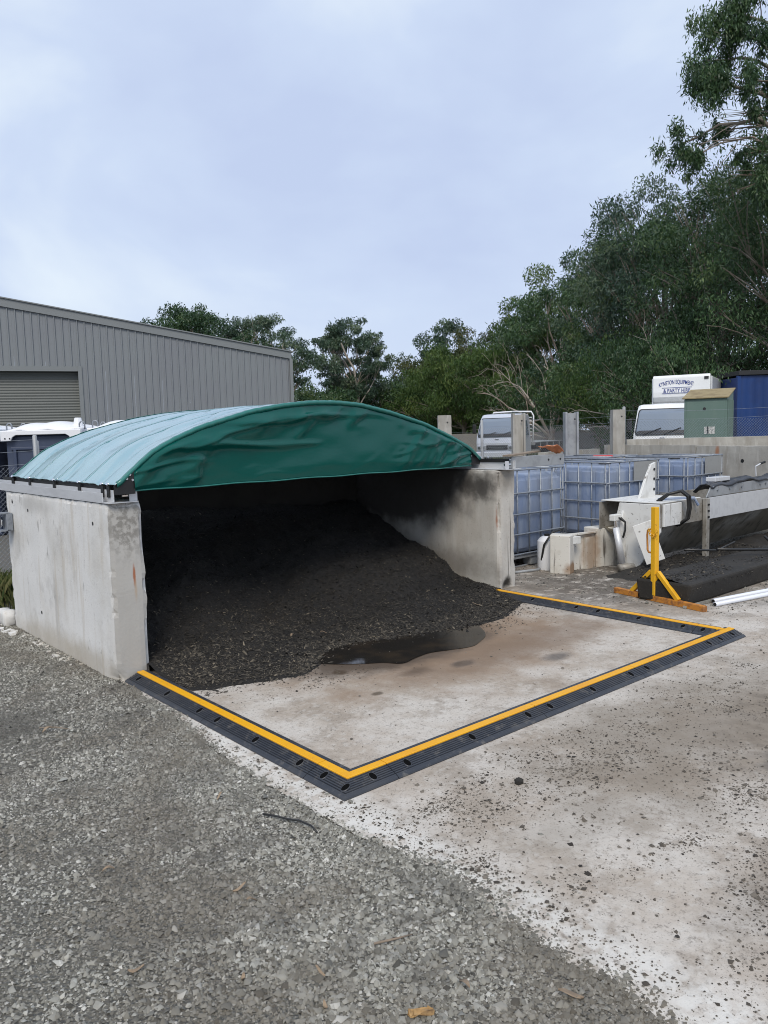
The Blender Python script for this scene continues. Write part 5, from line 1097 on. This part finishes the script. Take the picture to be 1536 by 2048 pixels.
# tall gum at the right edge: sprays reaching into the sky
def edge_gum():
    r = np.random.default_rng(77); bx, by = 30.4, 11.45
    t = thing('gum_tree', 'tall gum tree outside the right edge with leafy sprays reaching across the sky', 'tree', (bx, by, 0), 0, gB)
    F_ = np.array([.6489, .7542, 0]); Rr = np.array([.756, -.654, 0])
    def at(s_, z, dd=0.0): return Rr * s_ + F_ * dd + np.array([0, 0, z])     # metres to the right of the trunk, height, away
    b = B(); trunk = [(0, 0, -.1), at(.1, 4), at(-.1, 8), at(-.35, 11.5), at(-.9, 14.5), at(-1.5, 17.5), at(-2.0, 20)]
    b.tube([tuple(p) for p in trunk], [.42, .36, .3, .24, .17, .1, .05], 10)
    C = []
    def spray(s_, z, R, dd=0.0, fr=(0, 8.5), r0=.09):
        c = at(s_, z, dd); C.append((c, R))
        m = limb(b, at(*fr), c, r0, .02, r, .10, 7, 6)
        for _ in range(5): limb(b, m[r.integers(3, 7)], c + r.normal(0, R * .6, 3), .022, .006, r, .05, 4, 4)
    spray(-4.9, 11.35, .72, .3, (-.35, 10.6), .10); spray(-4.6, 10.75, .55, .0, (-.35, 10.2), .05)
    spray(-4.2, 13.3, 1.0, -.2, (-.5, 12.2), .11); spray(-3.6, 14.2, .95, .5, (-.7, 12.8), .09); spray(-3.3, 13.2, .8, -.5, (-.6, 12.5), .07)
    spray(-3.7, 15.3, .85, .2, (-1.0, 14.0), .08); spray(-2.9, 15.6, .8, .2, (-1.1, 14.6), .07); spray(-2.4, 14.6, .7, -.4, (-.9, 13.4), .06)
    spray(-3.4, 11.75, .36, .4, (-.35, 10.9), .05); spray(-2.7, 10.9, .42, .1, (-.35, 10.0), .05); spray(-2.2, 12.4, .6, 0, (-.4, 11.4), .06)
    spray(-1.6, 13.2, .75, .3, (-.5, 12.2), .06); spray(-1.5, 11.6, .7, -.3, (-.35, 10.6), .06); spray(-1.9, 10.0, .7, .2, (-.3, 9.2), .06)
    spray(-1.5, 16.2, .9, 0, (-1.2, 15.2), .06); spray(-.6, 14.6, .9, .4, (-.8, 13.8), .06); spray(.9, 15.5, 1.2, 0, (-.9, 14), .08); spray(1.6, 13, 1.2, 0, (-.5, 12), .08); spray(-1.0, 18.4, 1.2, 0, (-1.6, 17.2), .06); spray(-2.6, 18.0, 1.1, .3, (-1.6, 16.5), .06); spray(1.0, 11, 1.2, .5, (-.2, 10), .07); spray(-.8, 9.2, 1.0, .3, (-.1, 8.4), .07)
    for s_, z, fr in ((-3.6, 12.3, (-.6, 12.0)), (-3.1, 10.3, (-.3, 9.6)), (-3.8, 11.9, (-.5, 10.8)), (-2.6, 9.7, (-.2, 9.3))):       # bare twigs
        m = limb(b, at(*fr), at(s_, z, r.uniform(-.4, .4)), .045, .008, r, .1, 7, 5)
        for _ in range(5): limb(b, m[r.integers(2, 7)], m[-1] + r.normal(0, .45, 3), .012, .004, r, .05, 3, 4)
    b.obj('trunk', MT['bark'], t, smooth=True)
    P = []; T = []
    for c, R in C:
        n = int(2900 * R ** 1.6); k = max(6, int(14 * R ** 1.3)); sub = c + r.normal(0, R * .48, (k, 3)) * np.array([1, 1, .8]); i = r.integers(0, k, n)
        P.append(sub[i] + r.normal(0, R * .17, (n, 3)) * np.array([1, 1, 1.5])); T.append(np.clip(.36 + r.normal(0, .12, k)[i] + r.normal(0, .15, n), 0, 1))
    P = np.concatenate(P); T = np.concatenate(T); V, Q = leaf_mesh(P, .17, .048, r, .8)
    link('crown', fast_mesh('crown', V, Q, np.repeat(T, 4)), MT['leaf_dark'], t)
edge_gum()

# bare pale trees in front of the dark foliage
def bare(label, x, y, h, seed, lean, bark='bark_pale', nb=9, r0=.16, base_brown=False, tuft=None):
    r = np.random.default_rng(seed); t = thing('bare_tree', label, 'tree', (x, y, 0), 0, 'bare pale trees')
    b = B(); Rr = np.array([.756, -.654, 0]); F_ = np.array([.6489, .7542, 0])
    def grow(p, d, L_, rr, depth):
        q = p + d * L_; m = limb(b, p, q, rr, rr * .5, r, .08, 5, 6 if depth < 2 else 4)
        if depth >= 4 or rr < .006: return
        for _ in range(2 if depth else 3):
            nd = d + r.normal(0, .42, 3); nd[2] += .08; nd /= np.linalg.norm(nd); grow(m[r.integers(2, 6)], nd, L_ * r.uniform(.5, .75), rr * .5, depth + 1)
    limb(b, (0, 0, -.1), (0, 0, h * .16), r0 * 1.6, r0 * 1.3, r, 0, 3, 8)
    for i in range(nb):
        a = lean[0] + (lean[1] - lean[0]) * (i + r.uniform(-.3, .3)) / max(1, nb - 1)      # angle from vertical towards picture right
        d = Rr * math.sin(a) + np.array([0, 0, math.cos(a)]) + F_ * r.normal(0, .2); d /= np.linalg.norm(d)
        grow(np.array([0, 0, h * .13]), d, h * r.uniform(.45, .62), r0 * r.uniform(.4, .7), 1)
    b.obj('trunk', MT[bark], t, smooth=True); return t
bare('pale multi stemmed tree with bare limbs fanning left behind the silver truck', 41.6, 31.6, 6.2, 51, (-1.35, .3), nb=8, r0=.17)
bare('bare pale branches fanning left in the shade left of the box truck', 34.6, 19.0, 5.6, 52, (-1.4, -.5), nb=5, r0=.11)
bare('twisted pale gum limbs high in the foliage above the box truck', 34.2, 16.4, 7.4, 53, (-1.45, -.2), nb=4, r0=.13)
bare('thin pale dead sapling among the wattles in the middle of the row', 46.2, 37.2, 6.4, 54, (-.6, .5), nb=6, r0=.11)

# ================================================================ SMALL THINGS ON THE GROUND
def grass_tuft(x, y, n, h, spread, label, seed):
    r = np.random.default_rng(seed); V = []; Q = []; T = []
    for i in range(n):
        a = r.uniform(0, 6.28); d_ = abs(r.normal(0, spread)); p = np.array([x + math.cos(a) * d_, y + math.sin(a) * d_, 0]); hh = h * r.uniform(.5, 1.2); ln_ = r.normal(0, .35, 2); wv = r.normal(0, 1, 2); wv = wv / np.linalg.norm(wv) * .0022
        k = len(V); V += [p + [wv[0], wv[1], 0], p - [wv[0], wv[1], 0], p + [ln_[0] * hh * .4 - wv[0] * .8, ln_[1] * hh * .4 - wv[1] * .8, hh * .65], p + [ln_[0] * hh, ln_[1] * hh, hh]]
        Q.append((k, k + 1, k + 2, k + 3)); T += [r.uniform(0, 1)] * 4
    tag(link('grass_tuft', fast_mesh('grass', np.array(V), np.array(Q), T), MT['grass']), label, 'grass', kind='stuff')
grass_tuft(1.95, 8.6, 2600, .26, .3, 'green grass tuft behind the rear end of the left wall', 5)
grass_tuft(1.2, 9.0, 2000, .22, .45, 'grass growing along the left chain link fence', 6)
def grass_strip(label, n, fn, h, seed):
    r = np.random.default_rng(seed); P = fn(r, n); hh = h * r.uniform(.4, 1.2, n); a = r.normal(0, .3, (n, 2)); wv = r.normal(0, 1, (n, 2)); wv = wv / np.linalg.norm(wv, axis=1)[:, None] * .02
    z = np.zeros(n); V = np.stack([np.stack([P[:, 0] + wv[:, 0], P[:, 1] + wv[:, 1], z], 1), np.stack([P[:, 0] - wv[:, 0], P[:, 1] - wv[:, 1], z], 1), np.stack([P[:, 0] + a[:, 0] * hh * .5 - wv[:, 0] * .5, P[:, 1] + a[:, 1] * hh * .5 - wv[:, 1] * .5, hh * .7], 1), np.stack([P[:, 0] + a[:, 0] * hh, P[:, 1] + a[:, 1] * hh, hh], 1)], 1).reshape(-1, 3)
    tag(link('grass_verge', fast_mesh('grass', V, np.arange(4 * n).reshape(n, 4), np.repeat(r.uniform(0, 1, n), 4)), MT['grass']), label, 'grass', kind='stuff')
grass_strip('rough green grass behind the totes and trucks', 16000, lambda r, n: np.stack([r.uniform(14, 34, n), r.uniform(9.5, 30, n)], 1), .35, 9)

def leaf_litter(i, x, y, ln_, ang, label, z=.012):
    ln_ *= .8
    b = B(); n = 7; V = []
    for k in range(n):
        f = k / (n - 1); wd = ln_ * .13 * math.sin(math.pi * min(1, f * .96 + .02)) ** .8 + .001; zz = .012 * math.sin(f * 3.1 + i) + .004
        V.append([(f * ln_ - ln_ / 2, -wd, zz + .004), (f * ln_ - ln_ / 2, 0, zz), (f * ln_ - ln_ / 2, wd, zz + .005)])
    o = b.grid(np.array(V)).obj('fallen_leaf', MT['litter'], smooth=True, thick=.0012, loc=(x, y, z)); o.rotation_euler = (0, 0, ang); tag(o, label, 'leaf', 'dry gum leaves fallen on the gravel')
for i, (x, y, ln_, ang, lb_) in enumerate([
    (1.01, 2.79, .055, -.3, 'curled tan leaf lying alone on the gravel far left of the black cable'), (1.30, 2.26, .05, .1, 'tan leaf on the gravel in the middle of the foreground'),
    (1.26, 1.81, .04, -1.2, 'small pale leaf on the coarse gravel near the bottom'), (1.19, 1.69, .045, 1.2, 'upright tan leaf at the bottom edge left of the wood chunk'),
    (1.31, 2.36, .06, -.2, 'long brown leaf just behind the middle foreground leaf'), (1.61, 3.04, .035, .2, 'small leaf on the dark gravel beside the slab edge'),
    (1.32, 4.43, .08, .4, 'dry leaf near the dark gravel patch before the left wall'), (1.53, 1.48, .07, 1.3, 'thin brown leaf right of the wood chunk'),
    (1.72, 1.25, .09, -.75, 'long brown leaf close to the slab edge at the bottom'), (1.08, 1.95, .05, .9, 'reddish leaf at the lower left of the gravel'),
    (.86, 2.2, .06, -.6, 'leaf near the left bottom corner of the gravel')]): leaf_litter(i, x, y, ln_, ang, lb_)
for i, (x, y, ln_, ang, lb_) in enumerate([(3.3, 4.95, .08, .7, 'pale gum leaf lying on the sweepings heap, leftmost of three'), (3.6, 4.95, .07, -.3, 'pale gum leaf lying on the sweepings heap, middle of three'), (5.15, 4.75, .09, -.5, 'pale gum leaf lying on the right side of the sweepings heap')]):
    leaf_litter(i, x, y, ln_, ang, lb_, z=float(heap_h(np.array([x]), np.array([y]))[0]) + .012)
b = B(); b.tube([(1.665, 2.77, .014), (1.69, 2.70, .02), (1.71, 2.655, .018), (1.735, 2.60, .022), (1.75, 2.54, .018), (1.742, 2.49, .012)], .0042, 8)
tag(b.obj('cable_offcut', MT['hose'], smooth=True), 'short black cable offcut lying on the gravel beside the slab', 'cable')
b = rough_block((-.042, -.017, 0), (.042, .017, .028), .007, .014, .006, 12, chips=[((.04, .015, .028), (.025, .015, .02), .014), ((-.03, -.017, .028), (.02, .012, .02), .012)]); o = b.obj('wood_chunk', MT['wood_chunk'], loc=(1.365, 1.49, .002)); o.rotation_euler = (0, .12, -.4); tag(o, 'broken piece of wood at the bottom edge of the photo', 'wood')
b = B(); b.tube([(1.46, 1.80, .014), (1.52, 1.765, .02), (1.58, 1.755, .012)], [.004, .0035, .002], 6); tag(b.obj('twig', MT['timber'], smooth=True), 'thin brown twig on the gravel near the slab edge', 'twig')
b = B(); b.tube([(1.30, 4.50, .015), (1.36, 4.40, .03), (1.42, 4.36, .012)], [.004, .003, .002], 6); tag(b.obj('twig', MT['timber'], smooth=True), 'thin pale twig near the dark gravel patch before the left wall', 'twig')
o = rough_block((-.016, -.012, 0), (.016, .012, .02), .006, .008, .007, 31).obj('dark_stone', MT['blackbin'], loc=(2.67, 2.22, SLABZ)); tag(o, 'single black stone lying on the slab before the front kerb', 'stone')
